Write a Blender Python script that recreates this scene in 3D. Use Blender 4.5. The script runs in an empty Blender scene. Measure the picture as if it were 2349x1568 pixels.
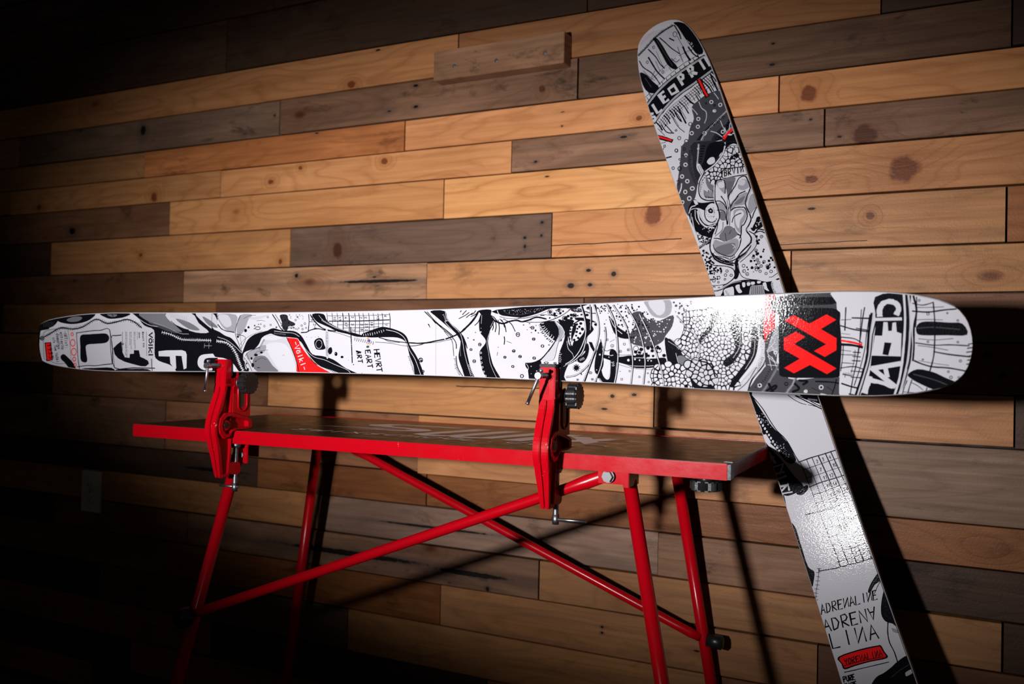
import bpy, bmesh, math, random
import numpy as np
from mathutils import Vector, Matrix
from mathutils.geometry import tessellate_polygon

C = bpy.context.scene.collection
sc = bpy.context.scene
# ------------------------------------------------------------------ camera
cam_d = bpy.data.cameras.new('camera'); cam = bpy.data.objects.new('camera', cam_d); C.objects.link(cam)
cam_d.sensor_width = 36.0; cam_d.lens = 2114.1/2349*36.0
cam_d.clip_start = 0.05; cam_d.clip_end = 50
yaw, pitch, roll = .4841, .0176, .0218
fw = Vector((-math.sin(yaw)*math.cos(pitch), math.cos(yaw)*math.cos(pitch), math.sin(pitch)))
rt = Vector((math.cos(yaw), math.sin(yaw), 0)); up = rt.cross(fw)
r2 = rt*math.cos(roll)+up*math.sin(roll); u2 = -rt*math.sin(roll)+up*math.cos(roll)
cam.matrix_world = Matrix(((r2.x, u2.x, -fw.x, 0), (r2.y, u2.y, -fw.y, -1.85), (r2.z, u2.z, -fw.z, 1.05), (0, 0, 0, 1)))
cam_d.dof.use_dof = True; cam_d.dof.focus_distance = 1.60; cam_d.dof.aperture_fstop = 4.0
sc.camera = cam
# ------------------------------------------------------------------ world, light, exposure
w = bpy.data.worlds.new('world'); sc.world = w; w.use_nodes = True
bg = w.node_tree.nodes['Background']; bg.inputs[0].default_value = (1.0, .93, .85, 1); bg.inputs[1].default_value = .018
def lamp(name, loc, aim, power, size, blend, rad, col, sx=1.0, sy=1.0, turn=0.0):
    d = bpy.data.lights.new(name, 'SPOT'); o = bpy.data.objects.new(name, d); C.objects.link(o)
    d.energy = power; d.spot_size = size; d.spot_blend = blend; d.shadow_soft_size = rad; d.color = col
    dr = Vector(aim)-Vector(loc); o.location = loc
    o.rotation_euler = (dr.to_track_quat('-Z', 'Y').to_matrix() @ Matrix.Rotation(math.radians(turn), 3, 'Z')).to_euler(); o.scale = (sx, sy, 1)
    return o
lamp('key_spot', (-.72, -2.25, 1.10), (-.89, 0, 1.17), 222, math.radians(80), 1.0, .045, (1.0, .97, 1.0), 1.0, .485, -7)
sc.view_settings.view_transform = 'Standard'; sc.view_settings.look = 'None'
sc.view_settings.exposure = 0.0; sc.view_settings.gamma = 1.0; sc.view_settings.use_curve_mapping = False
sc.cycles.use_adaptive_sampling = True; sc.cycles.adaptive_threshold = .05
sc.cycles.max_bounces = 4; sc.cycles.diffuse_bounces = 2; sc.cycles.glossy_bounces = 3

# ------------------------------------------------------------------ helpers
def empty(name, loc=(0, 0, 0), mat=None):
    o = bpy.data.objects.new(name, None); C.objects.link(o); o.empty_display_size = .05
    if mat is not None: o.matrix_world = mat
    else: o.location = loc
    return o
def tag(o, label=None, cat=None, group=None, kind=None):
    if label: o['label'] = label
    if cat: o['category'] = cat
    if group: o['group'] = group
    if kind: o['kind'] = kind
    return o
def link(name, me, m=None, parent=None, label=None):
    o = bpy.data.objects.new(name, me); C.objects.link(o)
    if m is not None and not me.materials: me.materials.append(m)
    if parent: o.parent = parent
    if label: o['label'] = label
    return o
class MB:
    """collects solids, then becomes ONE mesh object"""
    def __init__(s): s.bm = bmesh.new()
    def box(s, a, b, bev=0, M=None):
        a = Vector(a); b = Vector(b)
        vs = [s.bm.verts.new((x, y, z)) for x in (a.x, b.x) for y in (a.y, b.y) for z in (a.z, b.z)]
        fs = [s.bm.faces.new([vs[i] for i in q]) for q in ((0, 1, 3, 2), (4, 6, 7, 5), (0, 4, 5, 1), (2, 3, 7, 6), (0, 2, 6, 4), (1, 5, 7, 3))]
        if bev: 
            r = bmesh.ops.bevel(s.bm, geom=list({e for f in fs for e in f.edges}), offset=bev, segments=2, affect='EDGES', clamp_overlap=True)
            vs = list({v for f in r['faces'] for v in f.verts}|{v for v in vs if v.is_valid})
        if M is not None: bmesh.ops.transform(s.bm, matrix=M, verts=vs)
        return s
    def tube(s, pts, r, n=14, cap=True, r2=None, flat=None):
        pts = [Vector(q) for q in pts]; rings = []; N = len(pts)
        ref = None
        for i, q in enumerate(pts):
            t = ((pts[min(i+1, N-1)]-pts[max(i-1, 0)])).normalized()
            if ref is None:
                ref = Vector((0, 0, 1)) if abs(t.z) < .9 else Vector((0, 1, 0))
            a = t.cross(ref).normalized(); b = a.cross(t).normalized(); ref = b
            rr = r[i] if isinstance(r, (list, tuple)) else r
            fl = flat[i] if flat else 1.0
            rings.append([s.bm.verts.new(q+a*math.cos(k*2*math.pi/n)*rr*fl+b*math.sin(k*2*math.pi/n)*rr) for k in range(n)])
        for u, v in zip(rings[:-1], rings[1:]):
            for k in range(n): s.bm.faces.new((u[k], u[(k+1) % n], v[(k+1) % n], v[k])).smooth = True
        if cap: s.bm.faces.new(rings[0][::-1]); s.bm.faces.new(rings[-1])
        return s
    def prism(s, prof, x0, x1, axis='x', bev=0):
        """closed 2-D profile extruded along an axis (x: profile in y,z)"""
        def P(u, v, w):
            return (w, u, v) if axis == 'x' else ((u, w, v) if axis == 'y' else (u, v, w))
        a = [s.bm.verts.new(P(u, v, x0)) for u, v in prof]; b = [s.bm.verts.new(P(u, v, x1)) for u, v in prof]
        n = len(prof); fs = [s.bm.faces.new(a), s.bm.faces.new(b[::-1])]
        for k in range(n): fs.append(s.bm.faces.new((a[k], b[k], b[(k+1) % n], a[(k+1) % n])))
        if bev:
            es = [e for f in fs[:2] for e in f.edges]
            bmesh.ops.bevel(s.bm, geom=es, offset=bev, segments=2, affect='EDGES', clamp_overlap=True)
        return s
    def ribbon(s, pts, th, xw, bev=.0012):
        """strip following a (y,z) polyline, th thick in the profile plane, xw = list of (x0,x1)"""
        P = [np.array(q, float) for q in pts]; n = len(P); L = []; R = []
        for i in range(n):
            t = P[min(i+1, n-1)]-P[max(i-1, 0)]; t /= np.hypot(*t); nn = np.array([-t[1], t[0]])
            L.append(P[i]+nn*th/2); R.append(P[i]-nn*th/2)
        rings = []
        for i in range(n):
            x0, x1 = xw[i] if isinstance(xw, list) else xw
            rings.append([s.bm.verts.new((x, q[0], q[1])) for x, q in ((x0, L[i]), (x1, L[i]), (x1, R[i]), (x0, R[i]))])
        fs = []
        for u, v in zip(rings[:-1], rings[1:]):
            for k in range(4): fs.append(s.bm.faces.new((u[k], u[(k+1) % 4], v[(k+1) % 4], v[k])))
        fs.append(s.bm.faces.new(rings[0][::-1])); fs.append(s.bm.faces.new(rings[-1]))
        if bev:
            es = [e for f in fs for e in f.edges if abs((e.verts[0].co-e.verts[1].co).x) < 1e-3 or abs((e.verts[0].co-e.verts[1].co).normalized().x) < .5]
            es = [e for e in set(es) if any((e.verts[0] in r and e.verts[1] in q) for r, q in zip(rings[:-1], rings[1:])) or any((e.verts[1] in r and e.verts[0] in q) for r, q in zip(rings[:-1], rings[1:]))]
            bmesh.ops.bevel(s.bm, geom=es, offset=bev, segments=2, affect='EDGES', clamp_overlap=True)
        return s
    def build(s, name, m, parent=None, label=None, smooth=False):
        bmesh.ops.recalc_face_normals(s.bm, faces=s.bm.faces)
        me = bpy.data.meshes.new(name); s.bm.to_mesh(me); s.bm.free()
        if smooth:
            for f in me.polygons: f.use_smooth = True
        return link(name, me, m, parent, label)
def catmull(P, closed, sub):
    P = [np.array(q) for q in P]; n = len(P); out_ = []
    if n < 3: return P
    rg = range(n) if closed else range(n-1)
    for i in rg:
        p0 = P[(i-1) % n] if (closed or i > 0) else P[0]*2-P[1]; p1 = P[i]; p2 = P[(i+1) % n]
        p3 = P[(i+2) % n] if (closed or i+2 < n) else P[-1]*2-P[-2]
        for k in range(sub):
            t = k/sub; out_.append(.5*((2*p1)+(-p0+p2)*t+(2*p0-5*p1+4*p2-p3)*t*t+(-p0+3*p1-3*p2+p3)*t**3))
    if not closed: out_.append(P[-1])
    return out_
def clip(poly, nx, ny, c):   # keep nx*x+ny*y <= c
    o = []; n = len(poly)
    for i in range(n):
        a = poly[i]; b = poly[(i+1) % n]; da = nx*a[0]+ny*a[1]-c; db = nx*b[0]+ny*b[1]-c
        if da <= 0: o.append(a)
        if (da < 0 < db) or (db < 0 < da):
            t = da/(da-db); o.append((a[0]+(b[0]-a[0])*t, a[1]+(b[1]-a[1])*t))
    return o
def screw_pts(a, b, r, pitch, n=10):
    """threaded rod as a lathed stack of rings"""
    a = Vector(a); b = Vector(b); L = (b-a).length; k = max(2, int(L/pitch)); pts = []; rs = []
    for i in range(k*2+1): pts.append(a+(b-a)*i/(k*2)); rs.append(r if i % 2 else r*.84)
    return pts, rs
# ------------------------------------------------------------------ materials
def newmat(name):
    m = bpy.data.materials.new(name); m.use_nodes = True; nt = m.node_tree
    return m, nt, nt.nodes['Principled BSDF']
def nd(nt, t, **k):
    n = nt.nodes.new(t)
    for a, b in k.items(): setattr(n, a, b)
    return n
def mth(nt, op, a, b=None, c=None, clamp=False):
    n = nt.nodes.new('ShaderNodeMath'); n.operation = op; n.use_clamp = clamp
    for i, v in enumerate((a, b, c)):
        if v is None: continue
        if isinstance(v, (int, float)): n.inputs[i].default_value = v
        else: nt.links.new(v, n.inputs[i])
    return n.outputs[0]
def mapr(nt, v, a, b, c=0, d=1):
    n = nt.nodes.new('ShaderNodeMapRange'); nt.links.new(v, n.inputs[0])
    for i, q in zip((1, 2, 3, 4), (a, b, c, d)): n.inputs[i].default_value = q
    return n.outputs[0]
def mixc(nt, f, a, b, bt='MIX'):
    n = nt.nodes.new('ShaderNodeMix'); n.data_type = 'RGBA'; n.blend_type = bt
    for i, v in ((0, f), (6, a), (7, b)):
        if isinstance(v, (int, float)): n.inputs[i].default_value = v
        elif isinstance(v, tuple): n.inputs[i].default_value = (*v, 1)
        else: nt.links.new(v, n.inputs[i])
    return n.outputs[2]
def noise(nt, vec, sc_, det=3, rough=.55, dist=0):
    n = nt.nodes.new('ShaderNodeTexNoise'); nt.links.new(vec, n.inputs['Vector'])
    n.inputs['Scale'].default_value = sc_; n.inputs['Detail'].default_value = det; n.inputs['Roughness'].default_value = rough; n.inputs['Distortion'].default_value = dist
    return n.outputs[0]
def vscale(nt, vec, s):
    n = nt.nodes.new('ShaderNodeVectorMath'); n.operation = 'MULTIPLY'; nt.links.new(vec, n.inputs[0]); n.inputs[1].default_value = s
    return n.outputs[0]
def bumpn(nt, h, st, dist, normal=None):
    n = nt.nodes.new('ShaderNodeBump'); nt.links.new(h, n.inputs['Height']); n.inputs['Strength'].default_value = st; n.inputs['Distance'].default_value = dist
    if normal is not None: nt.links.new(normal, n.inputs['Normal'])
    return n.outputs[0]
WOODS = {}
def wood(name, base, dark, weather=.3, knots=.5, rings=.5, saw=.0, rough=.5, feats=()):
    if not feats: WOODS[name] = (base, dark, weather, knots, rings, saw, rough)
    else: knots *= .4
    m, nt, bs = newmat(name); lk = nt.links.new
    tc = nd(nt, 'ShaderNodeTexCoord'); oi = nd(nt, 'ShaderNodeObjectInfo')
    cmb = nd(nt, 'ShaderNodeCombineXYZ'); lk(mth(nt, 'MULTIPLY', oi.outputs['Random'], 53.0), cmb.inputs[0]); lk(mth(nt, 'MULTIPLY', oi.outputs['Random'], 17.3), cmb.inputs[2])
    ad = nd(nt, 'ShaderNodeVectorMath'); ad.operation = 'ADD'; lk(tc.outputs['Object'], ad.inputs[0]); lk(cmb.outputs[0], ad.inputs[1]); v = ad.outputs[0]
    sep = nd(nt, 'ShaderNodeSeparateXYZ'); lk(v, sep.inputs[0]); X, Z = sep.outputs[0], sep.outputs[2]
    # knots
    vk = nd(nt, 'ShaderNodeTexVoronoi'); lk(vscale(nt, v, (5.2, 0, 10.5)), vk.inputs['Vector']); vk.inputs['Scale'].default_value = 1.0
    kd = vk.outputs['Distance']; ks = nd(nt, 'ShaderNodeSeparateColor'); lk(vk.outputs['Color'], ks.inputs[0])
    on = mth(nt, 'GREATER_THAN', ks.outputs[0], 1-knots*.62)
    kn = mth(nt, 'MULTIPLY', mapr(nt, mth(nt, 'ADD', kd, mth(nt, 'MULTIPLY', noise(nt, v, 40), .05)), .155, .07), on)      # knot core
    kw = mth(nt, 'MULTIPLY', mapr(nt, kd, .42, .03), on)                       # influence on the rings
    fk = []; fn = []; fh = []; fc = []
    for ft in feats:   # individual knots (K), nail stains (N) and splits (C) of this very plank, in plank coordinates
        if ft[0] in 'KN':
            _, fx, fz, ra, rb = ft
            sb = nd(nt, 'ShaderNodeVectorMath'); sb.operation = 'SUBTRACT'; lk(tc.outputs['Object'], sb.inputs[0]); sb.inputs[1].default_value = (fx, 0, fz)
            ln = nd(nt, 'ShaderNodeVectorMath'); ln.operation = 'LENGTH'; lk(vscale(nt, sb.outputs[0], (1/ra, 0, 1/rb) if ft[0] == 'K' or ra > .05 else (1.6/ra, 0, 1.6/rb)), ln.inputs[0]); d_ = ln.outputs['Value']
            dn = mth(nt, 'ADD', d_, mth(nt, 'MULTIPLY', noise(nt, v, 70, 2), .7))
            if ft[0] == 'K': fk.append(mapr(nt, dn, 1.35, 1.05)); fn.append(mapr(nt, d_, 3.4, .5))
            else: fh.append((mapr(nt, dn, 1.4, 1.1), mapr(nt, dn, 3.2, 1.0, 0, .5)))
        else:
            _, xa, za, xb, zb_, wd_ = ft; so = nd(nt, 'ShaderNodeSeparateXYZ'); lk(tc.outputs['Object'], so.inputs[0])
            zz = mth(nt, 'ADD', mth(nt, 'MULTIPLY', mth(nt, 'SUBTRACT', so.outputs[0], xa), (zb_-za)/(xb-xa)), za-.004)
            zz = mth(nt, 'ADD', zz, mth(nt, 'MULTIPLY', noise(nt, vscale(nt, v, (1, 0, 0)), 9, 3), .008))
            dz_ = mth(nt, 'ABSOLUTE', mth(nt, 'SUBTRACT', so.outputs[2], zz)); rg_ = mth(nt, 'MULTIPLY', mth(nt, 'GREATER_THAN', so.outputs[0], xa), mth(nt, 'LESS_THAN', so.outputs[0], xb))
            fc.append(mth(nt, 'MULTIPLY', mapr(nt, dz_, wd_, wd_*.4), rg_))
    for q in fk: kn = mth(nt, 'MAXIMUM', kn, q)
    for q in fn: kw = mth(nt, 'MAXIMUM', kw, q)
    # growth lines: contours of a stretched field pushed around by knots
    fl = noise(nt, vscale(nt, v, (1.3, 1, 7.0)), 1.0, 2, .5)
    f2 = mth(nt, 'ADD', mth(nt, 'MULTIPLY', fl, 15.0), mth(nt, 'MULTIPLY', kw, 2.6))
    f3 = mth(nt, 'ADD', f2, mth(nt, 'MULTIPLY', noise(nt, vscale(nt, v, (9, 1, 60)), 1.0, 2), .55))
    fr = mth(nt, 'FRACT', f3); line = mapr(nt, mth(nt, 'ABSOLUTE', mth(nt, 'SUBTRACT', fr, .72)), .30, .0)
    line = mth(nt, 'POWER', line, 2.0)
    streak = noise(nt, vscale(nt, v, (2.2, 1, 75)), 1.0, 4, .62)
    patch = noise(nt, vscale(nt, v, (2.5, 1, 9)), 1.0, 4, .6, .6)
    blot = noise(nt, vscale(nt, v, (5, 1, 12)), 1.3, 5, .68, .3)
    col = mixc(nt, mth(nt, 'MULTIPLY', line, rings), base, tuple(c*.62*k for c, k in zip(base, (1, .86, .7))))
    col = mixc(nt, mapr(nt, streak, .38, .68, 0, .62), col, dark)
    col = mixc(nt, mapr(nt, patch, .42, .68, 0, weather), col, dark)
    col = mixc(nt, mapr(nt, blot, .57, .70, 0, min(1, weather*1.35)), col, tuple(c*.32 for c in dark))
    col = mixc(nt, mapr(nt, patch, .44, .26, 0, .45), col, tuple(min(1, c*1.35+.02) for c in base))
    col = mixc(nt, mth(nt, 'MULTIPLY', kw, .5), col, tuple(c*.55*k for c, k in zip(base, (1, .75, .55))))
    col = mixc(nt, kn, col, tuple(c*.30*k for c, k in zip(base, (1, .62, .45))))
    # nail holes with bluish iron stain
    vn = nd(nt, 'ShaderNodeTexVoronoi'); lk(vscale(nt, v, (5.5, 0, 17)), vn.inputs['Vector']); vn.inputs['Scale'].default_value = 1.0
    ns = nd(nt, 'ShaderNodeSeparateColor'); lk(vn.outputs['Color'], ns.inputs[0]); non = mth(nt, 'GREATER_THAN', ns.outputs[1], .50)
    nh = mth(nt, 'MULTIPLY', mapr(nt, vn.outputs['Distance'], .052, .03), non)
    nst = mth(nt, 'MULTIPLY', mapr(nt, mth(nt, 'ADD', vn.outputs['Distance'], mth(nt, 'MULTIPLY', blot, .12)), .24, .08, 0, .55*weather+.06), mth(nt, 'GREATER_THAN', ns.outputs[1], .8))
    for a_, b_ in fh: nh = mth(nt, 'MAXIMUM', nh, a_); nst = mth(nt, 'MAXIMUM', nst, b_)
    for q in fc: nh = mth(nt, 'MAXIMUM', nh, q)
    col = mixc(nt, nst, col, (.03, .028, .03)); col = mixc(nt, nh, col, (.008, .005, .004))
    vx = nd(nt, 'ShaderNodeVectorMath'); vx.operation = 'MULTIPLY'
    col = mixc(nt, 1.0, col, oi.outputs['Color'], 'MULTIPLY')
    lk(col, bs.inputs['Base Color'])
    lk(mapr(nt, streak, .3, .8, rough-.08, rough+.16), bs.inputs['Roughness']); bs.inputs['Specular IOR Level'].default_value = .20
    h = mth(nt, 'SUBTRACT', mth(nt, 'ADD', mth(nt, 'MULTIPLY', streak, .6), mth(nt, 'MULTIPLY', noise(nt, v, 260, 3), .5)), mth(nt, 'MULTIPLY', line, .25))
    h = mth(nt, 'SUBTRACT', h, mth(nt, 'MULTIPLY', nh, 3.0))
    if saw:
        sv = mth(nt, 'SINE', mth(nt, 'MULTIPLY', mth(nt, 'ADD', mth(nt, 'ADD', X, mth(nt, 'MULTIPLY', Z, -.55)), mth(nt, 'MULTIPLY', noise(nt, v, 5), .02)), 820.0))
        h = mth(nt, 'ADD', h, mth(nt, 'MULTIPLY', mth(nt, 'MULTIPLY', sv, saw*.15), noise(nt, v, 9)))
    lk(bumpn(nt, h, .45, .0016), bs.inputs['Normal'])
    return m
W = {
 'pine':   wood('light_pine', (.70, .315, .120), (.43, .160, .050), .12, .55, .55, .15, .42),
 'yellow': wood('yellow_pine', (.88, .44, .16), (.58, .22, .065), .10, .25, .8, .0, .38),
 'tan':    wood('tan_pine', (.50, .232, .084), (.26, .115, .052), .35, .45, .45, .25, .46),
 'orange': wood('orange_fir', (.42, .160, .052), (.20, .062, .020), .45, .3, .5, .1, .42),
 'brown':  wood('brown_oak', (.27, .120, .058), (.13, .055, .026), .55, .35, .4, .3, .5),
 'weather': wood('weathered_grey_brown', (.27, .140, .076), (.10, .052, .030), .7, .5, .5, .2, .5),
 'grey':   wood('grey_barnwood', (.225, .135, .088), (.10, .058, .037), .6, .4, .45, .1, .55),
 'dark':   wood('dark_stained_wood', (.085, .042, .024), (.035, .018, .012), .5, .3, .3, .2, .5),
}
def plain(name, col, rough=.5, metal=0, spec=.5, coat=0, bump=0, bs_=300, wear=None):
    m, nt, bs = newmat(name); lk = nt.links.new
    tc = nd(nt, 'ShaderNodeTexCoord'); v = tc.outputs['Object']
    n1 = noise(nt, v, 30, 4)
    c = mixc(nt, mapr(nt, n1, .35, .7, 0, .25), col, tuple(q*.75 for q in col))
    if wear:
        wn = noise(nt, v, 55, 6, .72); w2 = noise(nt, v, 9, 2)
        c = mixc(nt, mth(nt, 'MULTIPLY', mapr(nt, wn, .66, .70), mapr(nt, w2, .45, .6)), c, wear)
    lk(c, bs.inputs['Base Color']); bs.inputs['Metallic'].default_value = metal; bs.inputs['Specular IOR Level'].default_value = spec
    lk(mapr(nt, n1, .3, .7, rough*.85, rough*1.2), bs.inputs['Roughness']); bs.inputs['Coat Weight'].default_value = coat; bs.inputs['Coat Roughness'].default_value = .12
    if bump: lk(bumpn(nt, noise(nt, v, bs_, 3), bump, .0008), bs.inputs['Normal'])
    return m
M_red = plain('red_enamel', (.47, .001, .007), .22, 0, .26, 0, .15, 60)
M_redworn = plain('worn_red_enamel', (.47, .001, .007), .24, 0, .22, 0, .15, 80, (.75, .55, .52))
M_board = plain('brown_laminate', (.055, .028, .018), .30, 0, .14, 0, .05, 400)
M_print = plain('pale_grey_table_print', (.92, .86, .90), .4, 0, .14)
M_steel = plain('zinc_steel', (.36, .36, .37), .42, 1, .5, 0, .2, 500)
M_zinc = plain('dull_zinc', (.30, .30, .30), .55, 0, .3, 0, .5, 900)
M_black = plain('black_plastic', (.012, .012, .013), .35, 0, .5, 0, .3, 300)
M_rubber = plain('black_rubber', (.015, .014, .014), .6, 0, .4, 0, .5, 200)
M_edge = plain('dark_sidewall', (.012, .010, .013), .3)
M_plate = plain('ivory_plastic', (.62, .58, .52), .4)
M_slot = plain('dark_slots', (.03, .028, .025), .5)
M_floor = plain('dark_concrete', (.07, .06, .055), .6)
M_back = plain('dark_backing', (.010, .007, .005), .8)


# ------------------------------------------------------------------ the setting
WY = -.030    # plane of the plank faces
FZ = .042     # floor level
wall = empty('wall_back', (0, WY, 0)); tag(wall, kind='structure')
m = MB(); m.box((-3.8, .020, FZ), (1.2, .06, 2.45)); m.build('backing_board', M_back, wall)
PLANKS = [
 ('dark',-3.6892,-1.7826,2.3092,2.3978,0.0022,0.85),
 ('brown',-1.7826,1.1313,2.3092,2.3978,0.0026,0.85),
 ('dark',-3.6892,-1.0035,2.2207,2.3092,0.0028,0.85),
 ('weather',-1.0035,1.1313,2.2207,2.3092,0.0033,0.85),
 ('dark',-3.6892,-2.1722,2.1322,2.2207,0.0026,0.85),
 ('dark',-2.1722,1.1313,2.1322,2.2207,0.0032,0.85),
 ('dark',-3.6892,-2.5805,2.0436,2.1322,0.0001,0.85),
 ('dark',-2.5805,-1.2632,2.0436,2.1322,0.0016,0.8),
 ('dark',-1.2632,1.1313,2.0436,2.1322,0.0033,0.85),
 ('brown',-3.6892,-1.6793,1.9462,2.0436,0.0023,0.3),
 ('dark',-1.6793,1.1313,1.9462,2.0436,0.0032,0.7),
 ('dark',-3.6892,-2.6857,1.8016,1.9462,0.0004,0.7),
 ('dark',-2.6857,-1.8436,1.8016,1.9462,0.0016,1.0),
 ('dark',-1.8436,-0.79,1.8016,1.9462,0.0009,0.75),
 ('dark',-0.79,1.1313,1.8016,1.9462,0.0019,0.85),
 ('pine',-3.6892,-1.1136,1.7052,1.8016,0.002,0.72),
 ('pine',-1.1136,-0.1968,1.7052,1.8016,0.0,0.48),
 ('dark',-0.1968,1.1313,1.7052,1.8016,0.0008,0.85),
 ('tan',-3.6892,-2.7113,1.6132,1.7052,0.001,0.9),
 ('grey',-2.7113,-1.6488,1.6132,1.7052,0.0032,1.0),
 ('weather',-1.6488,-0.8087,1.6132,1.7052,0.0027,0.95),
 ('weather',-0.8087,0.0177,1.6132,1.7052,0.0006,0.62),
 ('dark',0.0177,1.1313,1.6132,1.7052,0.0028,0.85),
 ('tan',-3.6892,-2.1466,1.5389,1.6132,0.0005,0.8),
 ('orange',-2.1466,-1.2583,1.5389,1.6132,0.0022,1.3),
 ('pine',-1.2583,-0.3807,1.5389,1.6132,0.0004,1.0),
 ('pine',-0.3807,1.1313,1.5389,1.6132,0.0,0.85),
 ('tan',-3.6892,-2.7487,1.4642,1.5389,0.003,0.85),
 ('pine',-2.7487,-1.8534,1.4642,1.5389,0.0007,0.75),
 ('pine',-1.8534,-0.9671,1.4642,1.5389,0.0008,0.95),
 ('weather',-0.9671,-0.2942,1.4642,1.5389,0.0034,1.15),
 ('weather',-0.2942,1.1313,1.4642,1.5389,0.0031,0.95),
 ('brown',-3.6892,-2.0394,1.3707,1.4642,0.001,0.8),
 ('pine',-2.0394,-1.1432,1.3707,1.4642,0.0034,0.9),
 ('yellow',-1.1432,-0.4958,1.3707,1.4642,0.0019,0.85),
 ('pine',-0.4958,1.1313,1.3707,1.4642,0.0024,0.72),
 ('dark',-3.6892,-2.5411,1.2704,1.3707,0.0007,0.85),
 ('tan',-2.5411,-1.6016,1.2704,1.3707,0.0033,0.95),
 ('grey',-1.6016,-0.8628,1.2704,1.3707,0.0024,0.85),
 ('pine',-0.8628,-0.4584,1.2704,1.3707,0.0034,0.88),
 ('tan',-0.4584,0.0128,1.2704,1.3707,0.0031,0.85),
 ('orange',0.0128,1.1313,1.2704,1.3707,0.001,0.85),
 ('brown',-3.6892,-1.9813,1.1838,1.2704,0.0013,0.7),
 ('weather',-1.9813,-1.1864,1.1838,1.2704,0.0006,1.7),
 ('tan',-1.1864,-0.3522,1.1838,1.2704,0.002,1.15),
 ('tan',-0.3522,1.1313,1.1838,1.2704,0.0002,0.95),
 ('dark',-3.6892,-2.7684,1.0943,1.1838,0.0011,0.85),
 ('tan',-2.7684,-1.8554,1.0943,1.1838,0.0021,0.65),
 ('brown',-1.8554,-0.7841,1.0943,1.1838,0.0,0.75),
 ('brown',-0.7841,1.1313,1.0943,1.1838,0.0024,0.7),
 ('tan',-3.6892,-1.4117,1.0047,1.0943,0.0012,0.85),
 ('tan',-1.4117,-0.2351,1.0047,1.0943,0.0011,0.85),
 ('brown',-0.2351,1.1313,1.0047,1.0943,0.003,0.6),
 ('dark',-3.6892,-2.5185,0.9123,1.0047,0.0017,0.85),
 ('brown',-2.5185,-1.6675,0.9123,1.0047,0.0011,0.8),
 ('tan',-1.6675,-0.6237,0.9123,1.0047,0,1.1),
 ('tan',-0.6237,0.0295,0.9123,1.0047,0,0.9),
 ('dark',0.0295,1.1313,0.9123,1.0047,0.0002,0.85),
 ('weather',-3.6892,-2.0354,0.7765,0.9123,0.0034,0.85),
 ('brown',-2.0354,-1.1943,0.7765,0.9123,0.0001,1.1),
 ('tan',-1.1943,-0.2863,0.7765,0.9123,0.01,0.95),
 ('grey',-0.2863,1.1313,0.7765,0.9123,0.006,1.1),
 ('dark',-3.6892,-1.6931,0.7008,0.7765,0.0001,0.8),
 ('orange',-1.6931,-1.1727,0.7008,0.7765,0.0028,0.55),
 ('orange',-1.1727,-0.2764,0.7008,0.7765,0.0013,0.6),
 ('orange',-0.2764,1.1313,0.7008,0.7765,0.008,0.5),
 ('tan',-3.6892,-1.4914,0.6122,0.7008,0.0,0.8),
 ('grey',-1.4914,-0.608,0.6122,0.7008,0.0002,1.3),
 ('weather',-0.608,-0.2056,0.6122,0.7008,0.004,1.0),
 ('dark',-0.2056,1.1313,0.6122,0.7008,0.0033,0.85),
 ('dark',-3.6892,-2.486,0.5247,0.6122,0.0007,0.85),
 ('brown',-2.486,-1.939,0.5247,0.6122,0.0026,0.75),
 ('weather',-1.939,-0.8765,0.5247,0.6122,0.0033,0.85),
 ('tan',-0.8765,0.0148,0.5247,0.6122,0.0033,0.75),
 ('dark',0.0148,1.1313,0.5247,0.6122,0.0012,0.85),
 ('grey',-3.6892,-2.0217,0.4312,0.5247,0.0012,0.8),
 ('orange',-2.0217,-1.1274,0.4312,0.5247,0.0018,0.6),
 ('tan',-1.1274,-0.2912,0.4312,0.5247,0.0027,0.75),
 ('brown',-0.2912,1.1313,0.4312,0.5247,0.004,0.6),
 ('dark',-3.6892,-2.2834,0.3309,0.4312,0.0026,0.85),
 ('grey',-2.2834,-1.3901,0.3309,0.4312,0.0028,0.7),
 ('tan',-1.3901,-0.4771,0.3309,0.4312,0.003,0.85),
 ('brown',-0.4771,1.1313,0.3309,0.4312,0.0001,0.85),
 ('brown',-3.6892,-1.8397,0.2364,0.3309,0.0033,0.85),
 ('dark',-1.8397,-1.0015,0.2364,0.3309,0.0003,0.85),
 ('tan',-1.0015,-0.3512,0.2364,0.3309,0.0012,0.8),
 ('dark',-0.3512,1.1313,0.2364,0.3309,0.0021,0.85),
 ('dark',-3.6892,-2.1476,0.1449,0.2364,0.0032,0.85),
 ('brown',-2.1476,-1.1333,0.1449,0.2364,0.0012,0.85),
 ('tan',-1.1333,1.1313,0.1449,0.2364,0.0032,0.85),
 ('brown',-3.6892,-2.302,0.0613,0.1449,0.0019,0.85),
 ('dark',-2.302,-1.0035,0.0613,0.1449,0.0011,0.85),
 ('dark',-1.0035,1.1313,0.0613,0.1449,0.0011,0.85),
 ('dark',-3.6892,-1.6528,0.043,0.0613,0.0006,0.85),
 ('brown',-1.6528,1.1313,0.043,0.0613,0.0003,0.85)]
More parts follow.
